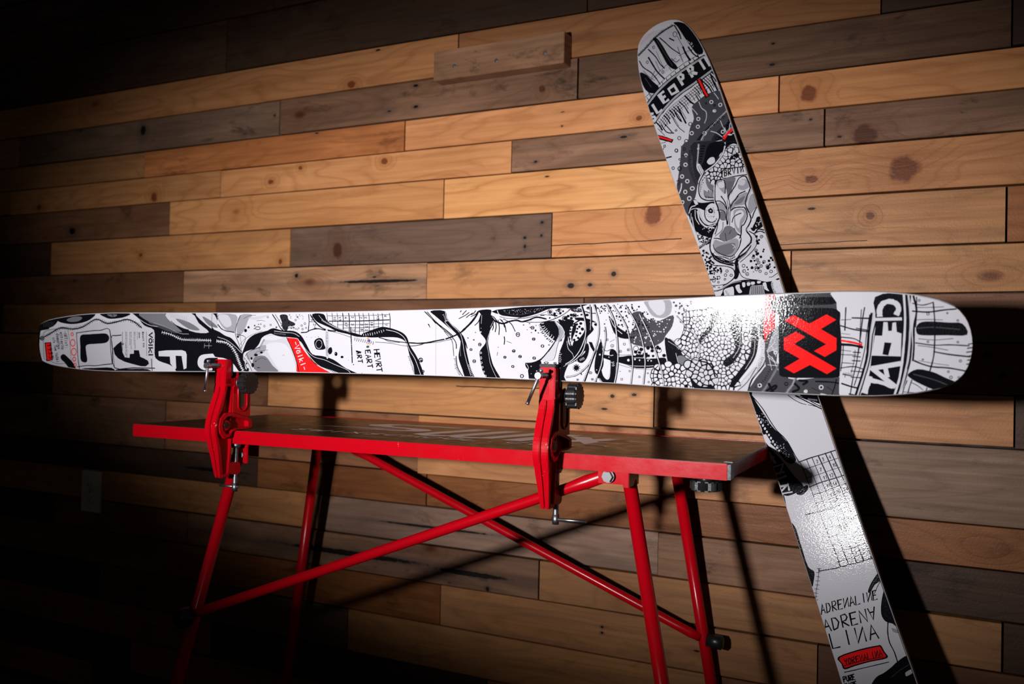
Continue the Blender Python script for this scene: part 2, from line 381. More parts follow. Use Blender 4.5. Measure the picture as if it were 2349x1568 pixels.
KNOTS = [(-.3246, 1.57, .0177, .0185), (-.1525, 1.4114, .0295, .0272), (-.2214, 1.4804, .0246, .0212), (-.6316, 1.3537, .0207, .0272), (-.3178, 1.404, .0128, .0084), (-1.6754, 1.4947, .0108, .0069), (-1.3163, 1.5194, .0118, .0085), (-.668, 1.558, .0079, .0065), (-.2105, 1.3288, .0088, .0081), (-1.4216, 1.7186, .0138, .0098), (-2.1063, 1.4816, .0128, .0148), (-2.608, 1.4819, .0128, .0107), (-2.3876, 1.9824, .0275, .0184), (-.8943, 1.645, .0089, .0087), (-1.577, 1.5235, .0069, .0056), (-1.4511, 1.3073, .0158, .0218), (-2.549, .8755, .0207, .0211), (-1.6341, 1.2855, .0069, .008), (-2.1505, 1.3193, .0068, .0062)]
NAILS = [(-.7752, 1.2414, .0088, .0056), (-.7172, 1.2326, .0089, .0083), (-.8156, 1.2095, .0138, .0086), (-.7703, 1.2105, .0089, .0057), (-.9297, 1.3181, .0059, .0048), (-.9287, 1.2987, .0049, .0068), (-.8874, 1.3501, .0059, .0049), (-.8884, 1.3212, .005, .0048), (-1.2297, 1.6926, .0118, .0052), (-1.2278, 1.6423, .0109, .0052), (-.3197, 1.5191, .0049, .0034), (-.3935, 1.6766, .0059, .0035), (-.3945, 1.6354, .0089, .0042), (-.2666, 1.4813, .0059, .0033), (-.9061, 1.4854, .0059, .0038), (-.8451, 1.5589, .004, .0028), (-1.5819, 1.2483, .0098, .0089), (-2.1564, 1.6741, .0177, .0251), (-2.4506, 1.401, .0236, .0157), (-.7152, .9749, .0069, .0055), (-.667, .9795, .0089, .0046), (-1.6665, 1.6669, .0059, .0045), (-.0138, 1.0729, .0069, .0061), (.0098, 1.0377, .0079, .0061), (-1.0035, .5316, .0079, .0087), (-.727, .4895, .0049, .0036), (-.727, .4777, .0049, .0036)]
SPLITS = [(-.862, 1.2975, -.57, 1.3005, .0013), (-.4073, 1.281, -.2145, 1.2827, .0008), (-1.10, .983, -.80, .985, .0014)]
NAILS += [(-1.33, 1.229, .12, .004), (-1.85, .733, .12, .005), (-1.40, .566, .22, .007), (-1.05, .560, .10, .006), (-1.15, .653, .16, .003), (-.98, 1.748, .10, .006)]
rng = random.Random(3)
for t, x0, x1, z0, z1, pr, tint in PLANKS:
    g = .0009+rng.random()*.0012; th = .020
    cx, cz = (x0+x1)/2, (z0+z1)/2; hx = (x1-x0)/2-g; hz = (z1-z0)/2-g
    bm = bmesh.new(); b = .0011; n = max(2, int(hx*2/.35)); y0 = -pr; 
    # the face has slightly wavy long edges (sawn stock), chamfered towards the joints
    def row(z, y, wob):
        return [bm.verts.new((-hx+2*hx*i/n, y, z+wob[i])) for i in range(n+1)]
    wt = [rng.uniform(-.0008, .0008) for _ in range(n+1)]; wb = [rng.uniform(-.0008, .0008) for _ in range(n+1)]
    yb = .0195
    R_ = [row(hz, yb, wt), row(hz, y0+b, wt), row(hz-b, y0, wt), row(-hz+b, y0, wb), row(-hz, y0+b, wb), row(-hz, yb, wb)]
    for a, c in zip(R_[:-1], R_[1:]):
        for i in range(n): bm.faces.new((a[i], a[i+1], c[i+1], c[i]))
    for k, s_ in ((0, 1), (n, -1)): bm.faces.new([r[k] for r in R_][::s_])
    bmesh.ops.recalc_face_normals(bm, faces=bm.faces)
    me = bpy.data.meshes.new('plank'); bm.to_mesh(me); bm.free()
    ft = [('K', q[0]-cx, q[1]-cz, q[2], q[3]) for q in KNOTS if x0 < q[0] < x1 and z0 < q[1] < z1]+[('N', q[0]-cx, q[1]-cz, q[2], q[3]) for q in NAILS if x0 < q[0] < x1 and z0 < q[1] < z1]
    ft += [('C', q[0]-cx, q[1]-cz, q[2]-cx, q[3]-cz, q[4]) for q in SPLITS if x0-.01 < q[0] < x1 and z0 < q[1] < z1]
    wm = W[t] if not ft else wood(W[t].name.split(".")[0], *WOODS[W[t].name.split(".")[0]], feats=tuple(ft))
    o = link('plank', me, wm, wall); o.location = (cx, 0, cz); o.rotation_euler = (0, rng.uniform(-.0006, .0006), 0)
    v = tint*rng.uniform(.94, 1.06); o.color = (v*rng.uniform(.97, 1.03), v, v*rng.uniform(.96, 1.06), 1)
wl_ = MB(); wl_.box((-3.86, -3.6, FZ), (-3.8, .03, 2.45)); tag(wl_.build('wall_left', M_floor), kind='structure')
fl = MB(); fl.box((-3.8, -3.6, FZ-.05), (1.6, .06, FZ)); tag(fl.build('floor', M_floor), kind='structure')

# ------------------------------------------------------------------ block screwed to the wall
blk = empty('wooden_block', (-0.9907, WY-.002, 1.7180)); tag(blk, 'short reclaimed wood block screwed onto the plank wall near the top', 'wood block')
m = MB(); m.box((-.165, -.038, -.034), (.165, 0, .034), .0012); o = m.build('board', W['weather'], blk); o.color = (1.5, 1.5, 1.5, 1)
for x, z in ((-.110, -.006), (.0, -.008), (.120, -.007)):
    m = MB(); m.tube([(x, -.0375, z), (x, -.0392, z)], .0042, 14); m.tube([(x, -.0392, z), (x, -.0396, z)], [.0042, .0034], 14)
    m.box((x-.0026, -.0398, z-.0005), (x+.0026, -.0393, z+.0005)); m.build('screw', M_steel, blk)

# ------------------------------------------------------------------ wall outlet
out = empty('wall_outlet', (-2.3261, WY-.003, 0.6358)); tag(out, 'ivory duplex electrical outlet on the plank wall left of the red table', 'outlet')
m = MB(); m.box((-.040, -.006, -.0595), (.040, .004, .0595), .0022); m.build('cover_plate', M_plate, out)
for zc in (.0195, -.0195):
    m = MB(); prof = [(.0165*math.cos(a)*1.02, zc+max(-.0125, min(.0125, .0165*math.sin(a)))) for a in [i*math.pi/12 for i in range(24)]]
    m.prism(prof, -.0085, -.005, 'y'); rc = m.build('receptacle', M_plate, out)
    for dx, hh in ((-.0062, .0042), (.0062, .0034)):
        m = MB(); m.box((dx-.0011, -.0088, zc-hh+.002), (dx+.0011, -.0084, zc+hh+.002)); m.build('slot', M_slot, rc)
    m = MB(); m.tube([(0, -.0088, zc-.0075), (0, -.0084, zc-.0075)], .0024, 10); m.build('ground_hole', M_slot, rc)
m = MB(); m.tube([(0, -.0060, 0), (0, -.0078, 0)], .0032, 12); m.build('cover_screw', M_steel, out)

# ------------------------------------------------------------------ waxing table
TY = .0513
def tmat(loc): return Matrix.Translation(Vector(loc)) @ Matrix.Rotation(TY, 4, 'Z')
FL = Vector((-1.549, -.549, .900))
tab = empty('waxing_table', mat=tmat((FL.x, FL.y, 0))); tag(tab, 'red metal folding work table with brown printed top against the plank wall', 'table')
Zt = .900
def TB(): return MB()
m = TB(); m.box((.003, .003, Zt-.012), (1.197, .442, Zt+.0006), .0006); top = m.build('table_top', M_board, tab)
m = TB(); m.box((0, 0, Zt-.0245), (1.2, .018, Zt), .0012); m.build('front_rail', M_redworn, tab)
m = TB(); m.box((0, .430, Zt-.0245), (1.2, .447, Zt+.0012), .0012); m.build('back_rail', M_red, tab)
m = TB(); m.box((0, .018, Zt-.0245), (.004, .430, Zt), .0006); m.build('side_rail', M_red, tab)
m = TB(); m.box((1.1965, .026, Zt-.0215), (1.2035, .430, Zt-.0005), .0006); m.build('side_rail', M_red, tab)
m = TB(); m.box((1.1995, .0005, Zt-.0235), (1.2045, .026, Zt-.0008), .0004); m.build('end_cap', M_black, tab, 'black plastic end cap')
m = TB(); m.box((1.190, .02, Zt-.0002), (1.2035, .432, Zt+.0016), .0003); m.build('edge_strip', M_black, tab, 'black edging strip')

# printed marks on the table top
def flat_strokes(strokes, width, z, mir=False):
    bm = bmesh.new()
    for pts in strokes:
        P = [np.array(q, float) for q in pts]
        for i in range(len(P)-1):
            a, b = P[i], P[i+1]; d = b-a; L = np.hypot(*d)
            if L < 1e-6: continue
            d /= L; n = np.array([-d[1], d[0]])*width/2; e = d*width*.35
            z += .000004; bm.faces.new([bm.verts.new((*q, z)) for q in (a-e-n, b+e-n, b+e+n, a-e+n)])
    return bm
A1=[];A2=[]
SH={'c1':[334.733, -8.51089, -91.7485, 0.358292, -238.095, 96.9139, 0.0535208, -0.0040963, 1.0],
'c2':[257.032, -6.81379, 510.767, 0.311589, -177.523, 87.3399, 0.0545115, -0.00399208, 1.0],
'c3':[231.666, -6.16749, 901.458, 0.308429, -160.74, 79.5972, 0.0480887, -0.00360829, 1.0],
'c4':[216.58, -5.6827, 1226.12, 0.408959, -147.001, 94.0094, 0.0469543, -0.00332665, 1.0],
'c5':[231.776, -5.90788, 1500.61, 0.667093, -151.127, 86.9174, 0.0537679, -0.00346024, 1.0],
'c6':[-20.649, -181.636, 1848.24, -167.703, 58.9301, 50.6604, 0.042067, -0.00240339, 1.0],
'c7':[-5.20418, -176.154, 1569.81, -187.704, 63.3832, 103.57, 0.0590873, 0.0159475, 1.0],
'c8':[-1.80359, -155.194, 1057.17, -171.517, 56.9154, 80.5796, 0.0566501, 0.0200055, 1.0],
'c9':[-1.76439, -151.821, 804.006, -167.789, 55.6784, 102.964, 0.055419, 0.0195707, 1.0]}
random.seed(7); rnd=random.Random(11)
cur=[None,'c1']
def use(lst,c): cur[0]=lst;cur[1]=c
def px(pts,c=None):
    # drawing-sheet units -> millimetres on the flat face of the ski (along, across)
    h=SH[c or cur[1]]; o=[]
    for x,y in pts:
        u=x/1000;v=y/1000;q=h[6]*u+h[7]*v+1
        o.append(((h[0]*u+h[1]*v+h[2])/q,(h[3]*u+h[4]*v+h[5])/q))
    return o
def P_(s):  # "x,y x,y" parser
    return [tuple(float(v) for v in a.split(',')) for a in s.split()]
def add(kind,col,w,pts):
    if isinstance(pts,str): pts=P_(pts)
    q=px(pts); x,y=pts[len(pts)//2]; a=px([(x,y),(x,y+10)]); sc_=math.hypot(a[1][0]-a[0][0],a[1][1]-a[0][1])/10
    cur[0].append((kind,col,w*sc_*1.22,q))
def l(col,w,pts): add('l',col,w,pts)
def S(col,w,pts): add('L',col,w,pts)
def p(col,pts): add('p',col,0,pts)
def P(col,pts): add('P',col,0,pts)
def ring(col,w,s):
    for a in s.split():
        v=[float(q) for q in a.split(',')]; x,y,r=v[:3]; ry=v[3] if len(v)>3 else r
        pts=[(x+r*np.cos(t),y+ry*np.sin(t)) for t in np.linspace(.3,.3+6.283*.97,9)]
        add('l',col,w,pts)
def dot(col,s):
    for a in s.split():
        v=[float(q) for q in a.split(',')]; x,y,r=v[:3]; ry=v[3] if len(v)>3 else r
        n=7
        pts=[(x+r*rnd.uniform(.85,1.1)*np.cos(t),y+ry*rnd.uniform(.85,1.1)*np.sin(t)) for t in np.linspace(0,6.283,n,endpoint=False)]
        add('p' if r>12 else 'P',col,0,pts)
def resamp(pts,step):
    pts=np.array(pts);out=[];T=[]
    for a,b in zip(pts[:-1],pts[1:]):
        d=np.hypot(*(b-a)); n=max(1,int(d/step))
        for i in range(n): out.append(a+(b-a)*i/n);T.append((b-a)/d)
    return out,T
def stitch(col,w,pts,step,ln,tw=None,off=0):
    pts=P_(pts) if isinstance(pts,str) else pts
    l(col,w,pts); o,T=resamp(pts,step)
    for q,t in zip(o,T):
        n=np.array([-t[1],t[0]])*ln*rnd.uniform(.7,1.1)+t*rnd.uniform(-.15,.15)*ln
        S(col,tw or w*.7,[tuple(q-n*(1-off)),tuple(q+n)])
def ticks(col,w,pts,step,ln,side=1):
    o,T=resamp(P_(pts) if isinstance(pts,str) else pts,step)
    for q,t in zip(o,T):
        n=np.array([-t[1],t[0]])*ln*side*rnd.uniform(.7,1.2)
        l(col,w,[tuple(q),tuple(q+n*.5+t*ln*.12),tuple(q+n)])
def inside(x,y,poly):
    c=False;n=len(poly);j=n-1
    for i in range(n):
        xi,yi=poly[i];xj,yj=poly[j]
        if (yi>y)!=(yj>y) and x<(xj-xi)*(y-yi)/(yj-yi)+xi: c=not c
        j=i
    return c
def cells(poly,r0,r1,n,bg='g3',edge='k',fill='w'):
    if isinstance(poly,str): poly=P_(poly)
    if bg: p(bg,poly)
    xs=[a[0] for a in poly];ys=[a[1] for a in poly];pl=[]
    for k in range(n*40):
        x=rnd.uniform(min(xs),max(xs));y=rnd.uniform(min(ys),max(ys))
        if not inside(x,y,poly): continue
        if any((x-a)**2+(y-b)**2<(r0*1.35)**2 for a,b in pl): continue
        pl.append((x,y))
    for i,(x,y) in enumerate(pl):
        R=r1*1.15; q=[(x+R*math.cos(t),y+R*math.sin(t)) for t in [k_*math.pi/5 for k_ in range(10)]]
        for a,b in pl:
            d=math.hypot(a-x,b-y)
            if 0<d<2.3*R and len(q)>2: q=clip(q,(a-x)/d,(b-y)/d,((a-x)*(a+x)/2+(b-y)*(b+y)/2)/d)
        if len(q)<3: continue
        cx=sum(c[0] for c in q)/len(q);cy=sum(c[1] for c in q)/len(q)
        q=[c for c,e in zip(q,q[1:]+q[:1]) if math.hypot(c[0]-e[0],c[1]-e[1])>r0*.28]
        if len(q)<3: continue
        m_=rnd.uniform(.66,.8)
        add('p',edge,0,[(cx+(c[0]-cx)*.98,cy+(c[1]-cy)*.98) for c in q]); add('p',fill,0,[(cx+(c[0]-cx)*m_,cy+(c[1]-cy)*m_) for c in q])
        if i%3==0: l('g2',3,[(cx-r0*.4,cy+r0*.3),(cx,cy+r0*.5),(cx+r0*.4,cy+r0*.25)])
def speck(col,poly,n,r0,r1,sq=False):
    if isinstance(poly,str): poly=P_(poly)
    xs=[a[0] for a in poly];ys=[a[1] for a in poly];k=0;g=0
    while k<n and g<n*40:
        g+=1;x=rnd.uniform(min(xs),max(xs));y=rnd.uniform(min(ys),max(ys))
        if inside(x,y,poly): dot(col,f"{x},{y},{rnd.uniform(r0,r1)}");k+=1
# stroke font on 0..4 x 0..6 (y up)
F={'A':['0,0 2,6 4,0','.8,2.2 3.2,2.2'],'V':['0,6 2,0 4,6'],'a':['3.6,3.6 1.4,3.8 .4,2 1.4,.2 3.4,.8','3.6,4 3.6,0'],
'Y':['0,6 2,0 4,6','.8,3.8 3.2,3.8'],
'B':['0,0 0,6 2.6,6 3.4,4.6 2.4,3.2 0,3.1','2.4,3.2 3.8,1.8 2.6,0 0,0'],'C':['3.8,5 2.4,6 .6,5 0,3 .6,1 2.4,0 3.8,1'],
'D':['0,0 0,6 2.4,5.6 3.8,3 2.4,.4 0,0'],'E':['3.6,6 0,6 0,0 3.6,0','0,3.1 2.8,3.1'],'F':['3.6,6 0,6 0,0','0,3.1 2.8,3.1'],
'G':['3.8,5 2.4,6 .6,5 0,3 .6,1 2.4,0 3.8,1 3.8,2.8 2.2,2.8'],'H':['0,0 0,6','4,0 4,6','0,3 4,3'],'I':['2,0 2,6'],'J':['3,6 3,1 1.5,0 .4,1'],
'K':['0,0 0,6','3.6,6 0,2.8 3.8,0'],'L':['0,6 0,0 3.6,0'],'M':['0,0 .3,6 2,2.6 3.7,6 4,0'],'N':['0,0 0,6 4,0 4,6'],'n':['0,6 0,0 4,6 4,0'],
'O':['2,0 .3,1.2 .3,4.8 2,6 3.7,4.8 3.7,1.2 2,0'],'P':['0,0 0,6 2.8,6 3.7,4.6 2.8,3.1 0,3'],'R':['0,0 0,6 2.8,6 3.6,4.6 2.6,3.2 0,3.1 3.8,0'],
'S':['3.6,5.2 2,6 .4,4.8 1,3.4 3.2,2.6 3.4,1 2,0 .2,.8'],'T':['0,6 4,6','2,6 2,0'],'U':['0,6 .2,1.2 2,0 3.8,1.2 4,6'],'W':['0,6 1,0 2,4 3,0 4,6'],'X':['0,6 4,0','0,0 4,6'],
'i':['2,0 2,3.8','2,5 2,5.6'],'t':['1.8,5.6 1.8,.4 3,.2','.4,3.8 3.2,3.8'],'e':['.6,2.2 3.4,2.2 3,3.8 1.2,3.8 .4,2 1.2,.2 3.4,.6'],'o':['2,.1 .6,1 .6,3 2,4 3.4,3 3.4,1 2,.1'],
'r':['.6,0 .6,3.8','.6,2.6 2,3.9 3.4,3.6'],'s':['3,3.4 1.4,3.8 .8,2.8 2.8,1.4 2.2,.2 .4,.4'],'u':['.4,3.8 .6,.6 2,.1 3.4,.8','3.4,3.8 3.4,0'],'m':['0,0 0,3.8 1.4,3.6 2,2.6 2,0','2,2.8 3.2,3.8 4,2.8 4,0'],
'd':['3.6,.4 1.4,.2 .4,2 1.4,3.8 3.4,3.2','3.6,6 3.6,0'],'g':['3.4,3.4 1.2,3.8 .6,2 1.6,.6 3.4,1.4','3.6,3.8 3.4,-1 1,-1.4'],'f':['3.4,5.8 2,5.6 1.6,0','.4,3.6 3,3.6'],
'l':['2,6 2,0'],'k':['.6,6 .6,0','3.4,3.8 .8,1.8 3.6,0'],'v':['.4,3.8 2,0 3.6,3.8'],'c':['3.4,3.4 1.6,3.8 .6,2 1.6,.2 3.4,.6'],
'ö':['2,.1 .6,1 .6,3 2,4 3.4,3 3.4,1 2,.1','1,5 1,5.5','3,5 3,5.5'],
'1':['1,4.6 2.4,6 2.4,0'],'2':['.4,4.8 2,6 3.6,4.6 3,3 .4,0 3.8,0'],'3':['.4,5.4 2.4,6 3.4,4.6 1.6,3.2 3.6,1.8 2.4,0 .2,.6'],'4':['3,0 3,6 0,2 4,2'],
'5':['3.6,6 .8,6 .6,3.4 2.6,3.6 3.6,1.8 2.2,0 .2,.4'],'6':['3.2,5.8 1,4 .4,1.6 2,0 3.6,1.4 2.4,3 .6,2'],'7':['.2,6 3.8,6 1.6,0'],'8':['2,3.2 .6,4.6 2,6 3.4,4.6 2,3.2 .3,1.5 2,0 3.7,1.5 2,3.2'],
'9':['3.4,3.8 1.6,3 .6,4.6 2,6 3.4,4.8 3.2,2 2,0'],'0':['2,0 .4,1.4 .4,4.6 2,6 3.6,4.6 3.6,1.4 2,0'],'-':['.6,3 3.4,3'],'.':['1.6,0 2,.5'],':':['2,.8 2,1.3','2,3.4 2,3.9'],'/':['.4,0 3.6,6'],' ':[],'#':['.5,1 3.5,1 3.5,5 .5,5 .5,1']}
def text(col,w,s,o,adv,up,gap=1.35,jit=.04,smooth=False):
    """adv = vector for one glyph width(4u), up = vector for cap height(6u)"""
    o=np.array(o,float);adv=np.array(adv,float);up=np.array(up,float)
    for i,ch in enumerate(s):
        for st in F[ch]:
            pts=[tuple(o+adv*(i*gap+x/4+rnd.uniform(-jit,jit))+up*(y/6+rnd.uniform(-jit,jit))) for x,y in P_(st)]
            (l if smooth else S)(col,w,pts)
# =================== SKI 1 ===================
use(A1,'c1')
P('w','300,150 2349,150 2349,700 300,700')
p('g4','400,300 1300,230 1380,560 1300,680 700,660 420,590')
p('k','1190,150 1240,190 1300,260 1385,300 1392,420 1395,540 1440,580 1530,612 1580,655 1600,720 2349,720 2200,640 2110,560 2080,500 2150,480 2120,330 2349,300 2349,140 1190,140')
for a in ("1250,150 1500,150 1570,250 1640,320 1500,285 1400,250 1330,220",): p('g2',a)
p('g4','1500,150 1720,150 1790,240 1880,320 1760,322 1620,270 1530,220')
p('g4','1760,150 1910,150 1965,230 2050,300 2105,345 1950,315 1840,240')
p('g3','1960,150 2145,150 2140,250 2105,305 2030,260 1975,205')
p('g2','1580,200 1700,230 1800,300 1700,290'); p('g2','1820,180 1900,220 1960,280 1880,260'); p('g1','1330,230 1500,270 1600,330 1480,300')
l('w',3,'1220,180 1330,250 1420,270'); l('g3',4,'1380,235 1500,275 1620,330 1700,335'); l('k',5,'1540,220 1610,275 1700,300'); l('k',4,'1990,170 2000,230 2060,270')
for i in range(9): S('g3',2.5,[(1530+i*18,150+i*4),(1545+i*18,185+i*7)])
p('w','2150,160 2349,150 2349,360 2200,430 2165,480 2130,400 2110,340 2160,240'); p('g3','2190,200 2260,180 2349,260 2349,330 2240,330 2180,300')
l('k',6,'2150,180 2120,300 2140,400 2165,470'); l('w',3,'1950,345 2060,390 2130,450 2170,490')
stitch('w',5,'1460,320 1540,340 1640,385 1800,390 1950,397 2050,420 2110,480 2140,560 2170,640 2200,690',17,13,4)
stitch('g3',3,'1840,440 1960,445 2040,480 2090,560',38,22,3)
P('w','1428,490 1500,482 1640,480 1672,492 1682,520 1680,640 1655,652 1640,560 1636,532 1582,530 1588,640 1576,655 1535,600 1530,537 1430,535')
p('w','1395,560 1440,585 1530,612 1580,660 1600,700 1370,700')
p('w','1975,512 1880,513 1810,525 1782,565 1785,620 1830,655 1905,660 1905,635 1860,622 1835,595 1845,560 1885,548 1975,545')
P('w','1800,678 2000,680 2000,690 1800,690')
# tail
p('k','325,250 400,215 372,300 362,430 372,520 390,600 360,600 330,480')
p('k','345,268 400,220 505,190 515,215 480,260 430,283 365,302 350,300')
for i in range(7): l('g1',3,[(400+i*13,225),(396+i*13,250),(400+i*12,270)])
p('k','500,190 700,150 850,150 800,205 720,235 630,245 560,235 520,220'); p('g2','590,205 650,178 715,178 728,195 690,220 620,224')
p('k','900,150 1165,150 1120,182 1050,195 990,198 950,188'); p('g2','960,158 1050,160 1030,180 990,178'); p('k','1000,160 1020,185 1010,160')
stitch('k',8,'370,380 450,330 540,278 640,290 730,272 830,212 880,205 960,240 1060,222 1140,205 1210,228 1275,280',15,13,5)
l('k',9,'368,300 400,292 440,285'); ring('k',7,'385,372,16')
l('g1',3,'400,560 395,420 400,320 480,290 600,285'); l('g1',3,'600,290 620,420 630,560 650,620'); l('g1',3,'400,560 470,590 520,605 600,600')
P('k','404,412 458,408 474,572 420,582'); P('r','412,420 452,416 466,566 426,572')
text('k',6,'1935',(424,424),(4,26),(34,-3),1.4)
text('k',4,'-ARTist:',(566,308),(1.5,15),(24,-2),1.35)
text('k',4,'entierno',(530,318),(1.5,15),(26,-2),1.35)
text('k',4,'domango',(500,330),(1.5,15),(26,-2),1.4)
text('k',4,'c/s Toe VoSki',(470,368),(2,13),(22,-2),1.35)
ring('r',7,'640,337,10,14 645,415,21,30 655,497,22,32 658,563,13,18'); 
p('k','540,535 565,517 600,545 650,600 672,655 620,650 575,595 545,565'); ring('r',6,'666,615,9,14')
l('k',6,'678,325 750,315 830,305 900,302 980,293 990,450 1005,600'); l('k',6,'678,322 685,450 692,560 705,650'); l('k',6,'685,632 780,620 850,622 930,612 1006,604')
p('k','715,350 790,338 860,333 935,330 965,342 978,370 966,402 930,418 850,424 768,436 766,500 776,570 762,592 735,588 715,560 713,450')
p('k','730,650 850,642 1000,640 1018,690 760,690'); p('k','1045,655 1180,650 1330,652 1360,700 1045,700')
l('k',7,'1088,345 1040,350 1000,360 1008,480 1028,640 1200,640 1395,642'); l('k',7,'1365,560 1372,675'); l('k',4,'985,300 1005,420 1015,520 1028,640')
P('k','1090,400 1050,430 1015,465 1030,520 1060,555 1120,585 1180,602 1270,625 1312,626 1342,602 1332,575 1300,556 1262,540 1250,482 1205,480 1205,512 1168,515 1165,550 1122,545 1100,500')
P('g1','1098,315 1101,315 1101,490 1098,490'); S('g1',3,'1318,315 1322,530'); ring('k',5,'1103,425,7')
text('k',3.5,'Revolt 114',(1280,318),(.5,10.2),(16,0),1.35,.01)
text('g1',3,'184cm',(1247,318),(.5,8),(12,0),1.35,.01)
for i,x in enumerate((1236,1216,1206,1180,1168,1140,1130)): 
    y1=(380,470,440,470,430,545,520)[i]
    y=316
    while y<y1: S('g1',3.2,[(x,y),(x,y+rnd.uniform(4,12))]); y+=rnd.uniform(9,16)
text('k',10,'V',(1343,325),(.5,42),(30,0),1,0); ring('k',9,'1356,397,13,20'); S('k',8,'1380,385 1380,391');S('k',8,'1380,403 1380,409')
S('k',10,'1340,435 1375,435'); S('k',10,'1340,460 1376,460'); S('k',9,'1366,500 1353,468 1340,502'); S('k',10,'1340,522 1376,522')
# --- c2
use(A1,'c2')
P('w','0,150 2349,150 2349,860 0,860')
p('k','-60,160 -60,600 60,660 150,700 260,840 350,840 300,720 275,640 290,600 350,575 400,560 445,510 480,440 560,400 640,400 700,365 600,340 540,365 400,405 320,470 280,560 262,600 225,540 150,450 80,420 20,380 -60,330')
p('g3','0,195 195,195 205,290 180,380 110,370 40,310'); p('g4','10,200 110,200 150,300 90,330 30,270'); l('k',9,'0,300 60,360 180,385'); p('w','-60,330 30,350 140,400 170,430 60,400')
l('w',4,'0,435 100,470 190,540 250,600 265,605'); stitch('w',8,'-10,478 90,495 150,540 200,620 240,730 290,830',19,15,6)
p('w','215,230 240,188 590,188 640,270 690,362 600,338 545,362 400,405 320,470 280,560 258,590 215,500 190,400')
p('g3','240,200 370,195 330,250 300,330 260,400 215,430 205,330'); p('g4','330,230 480,205 560,195 420,250'); l('k',6,'245,205 205,300 190,400 225,500 258,590')
l('k',5,'200,405 300,440 250,560'); l('k',4,'235,390 262,560'); l('k',3,'250,500 290,460 370,410 480,370'); l('k',3,'420,260 470,255 510,265'); l('k',3,'280,240 340,205 410,200')
dot('k','300,365,16,20 332,330,13,12 218,432,12,16 250,510,6'); dot('g1','398,312,10 440,298,7 465,296,7 395,345,7 632,330,10'); ring('g1',7,'432,340,26,16')
ring('k',4,'540,220,9 570,305,9 503,317,9'); 
l('k',9,'590,192 640,270 670,330 710,370'); l('k',5,'620,192 690,300 740,360')
p('g0','670,200 745,196 765,250 830,285 825,312 762,322 745,372 700,345 690,270'); speck('k','640,190 780,190 860,330 700,370',26,4,9); speck('g1','840,195 920,195 920,240 850,240',12,3,7)
ring('k',4,'840,252,9 905,312,9 940,290,10 915,350,9 952,337,7'); S('k',4,'870,330 880,345')
l('k',8,'980,192 985,270 975,372'); l('k',5,'985,270 1055,272'); text('g1',5,'13',(1000,205),(3,24),(28,0),1.3); text('g1',5,'24',(1030,290),(3,24),(28,0),1.3)
ticks('k',4,'720,350 800,340 870,365',12,20,-1)
# lower grey cranium
p('g4','285,640 340,590 440,540 500,450 560,405 700,435 760,460 810,600 870,832 360,832')
p('g2','400,650 510,640 590,740 650,812 440,815 380,720'); p('g3','320,620 400,560 520,520 500,600 420,640 330,680'); p('g3','640,640 730,640 720,740 660,720'); p('w','520,520 700,500 790,600 840,820 700,820 600,700'); p('w','470,450 580,420 700,440 600,470')
dot('k','412,628,20,16 472,600,16,12 365,665,13,16 378,738,16,24 325,785,14,18 312,720,8,12 410,697,10,5 440,765,18,5')
l('k',5,'280,650 330,720 370,800'); l('k',5,'300,640 340,590 450,545'); l('k',5,'310,610 340,680 400,780'); l('k',3,'400,700 470,660 520,680'); l('k',3,'390,640 430,590 540,575')
l('k',7,'270,640 300,740 350,835'); ring('w',5,'290,665,14,26')
ticks('k',3.5,'440,560 500,450',9,16,1)
p('k','540,372 600,340 700,365 820,370 900,420 960,520 1020,620 1130,640 1250,680 1380,770 1545,848 1390,848 1250,800 1130,760 1030,710 960,600 900,490 800,442 690,432 610,412')
l('w',4,'900,500 960,580 1040,650 1150,680 1260,730 1400,790 1440,840'); l('w',4,'610,370 720,385 820,395 880,430'); ticks('g3',3,'610,400 740,415',12,14,-1)
p('r','745,440 862,460 890,520 960,620 1045,720 1150,785 1215,835 880,835 850,700 800,560')
l('k',8,'745,440 800,560 850,700 882,835'); l('w',5,'750,440 850,450 880,480 960,600 1040,700 1130,770')
text('w',8,'-Völkl-'.replace('V','V'),(812,492),(13,38),(48,-17),1.18,.02)
ticks('k',5,'1050,720 1150,770 1280,830',15,26,-1); S('w',4,'1060,820 1100,840')
l('k',9,'900,387 960,382 1000,360 1080,345 1160,362 1270,372')
# calendar grid
for i,x in enumerate((1180,1235,1290,1350,1415,1480,1525,1570,1630,1680,1730,1776,1855)):
    yb=(265,290,330,360,395,410,405,400,390,372,350,335,355)[i]
    l('g0',(5,5,5,8,9,6,6,5,6,4,4,6,7)[i],[(x-4,180),(x+4,250),(x+2,yb)])
for y,x0,x1,w in ((205,1180,1850,4),(262,1200,1850,9),(300,1290,1850,4),(335,1350,1740,5),(372,1420,1680,4)): l('g0',w,[(x0,y+3),((x0+x1)/2,y),(x1,y-12)])
for s_,x,y in (('10',1247,215),('19',1303,215),('6',1368,220),('2',1440,212),('7',1530,215),('2',1582,215),('13',1712,205),('6',1795,200),('37',1370,275),('3',1440,290),('2',1540,292),('23',1590,288),('18',1645,268),('7',1800,290),('8',1540,345),('2',1590,350),('2',1450,350)):
    text('g0',4,s_,(x,y),(2,20),(24,0),1.3)
l('k',10,'1000,195 1050,270 1120,335 1200,362 1270,372')
p('k','1020,188 1140,188 1180,260 1290,330 1400,370 1500,400 1610,432 1500,432 1400,402 1290,376 1200,330 1130,300 1060,262'); l('w',3,'1090,200 1150,270 1240,320 1340,355 1430,385'); ticks('w',2.5,'1120,260 1280,345 1380,372',12,18,-1)
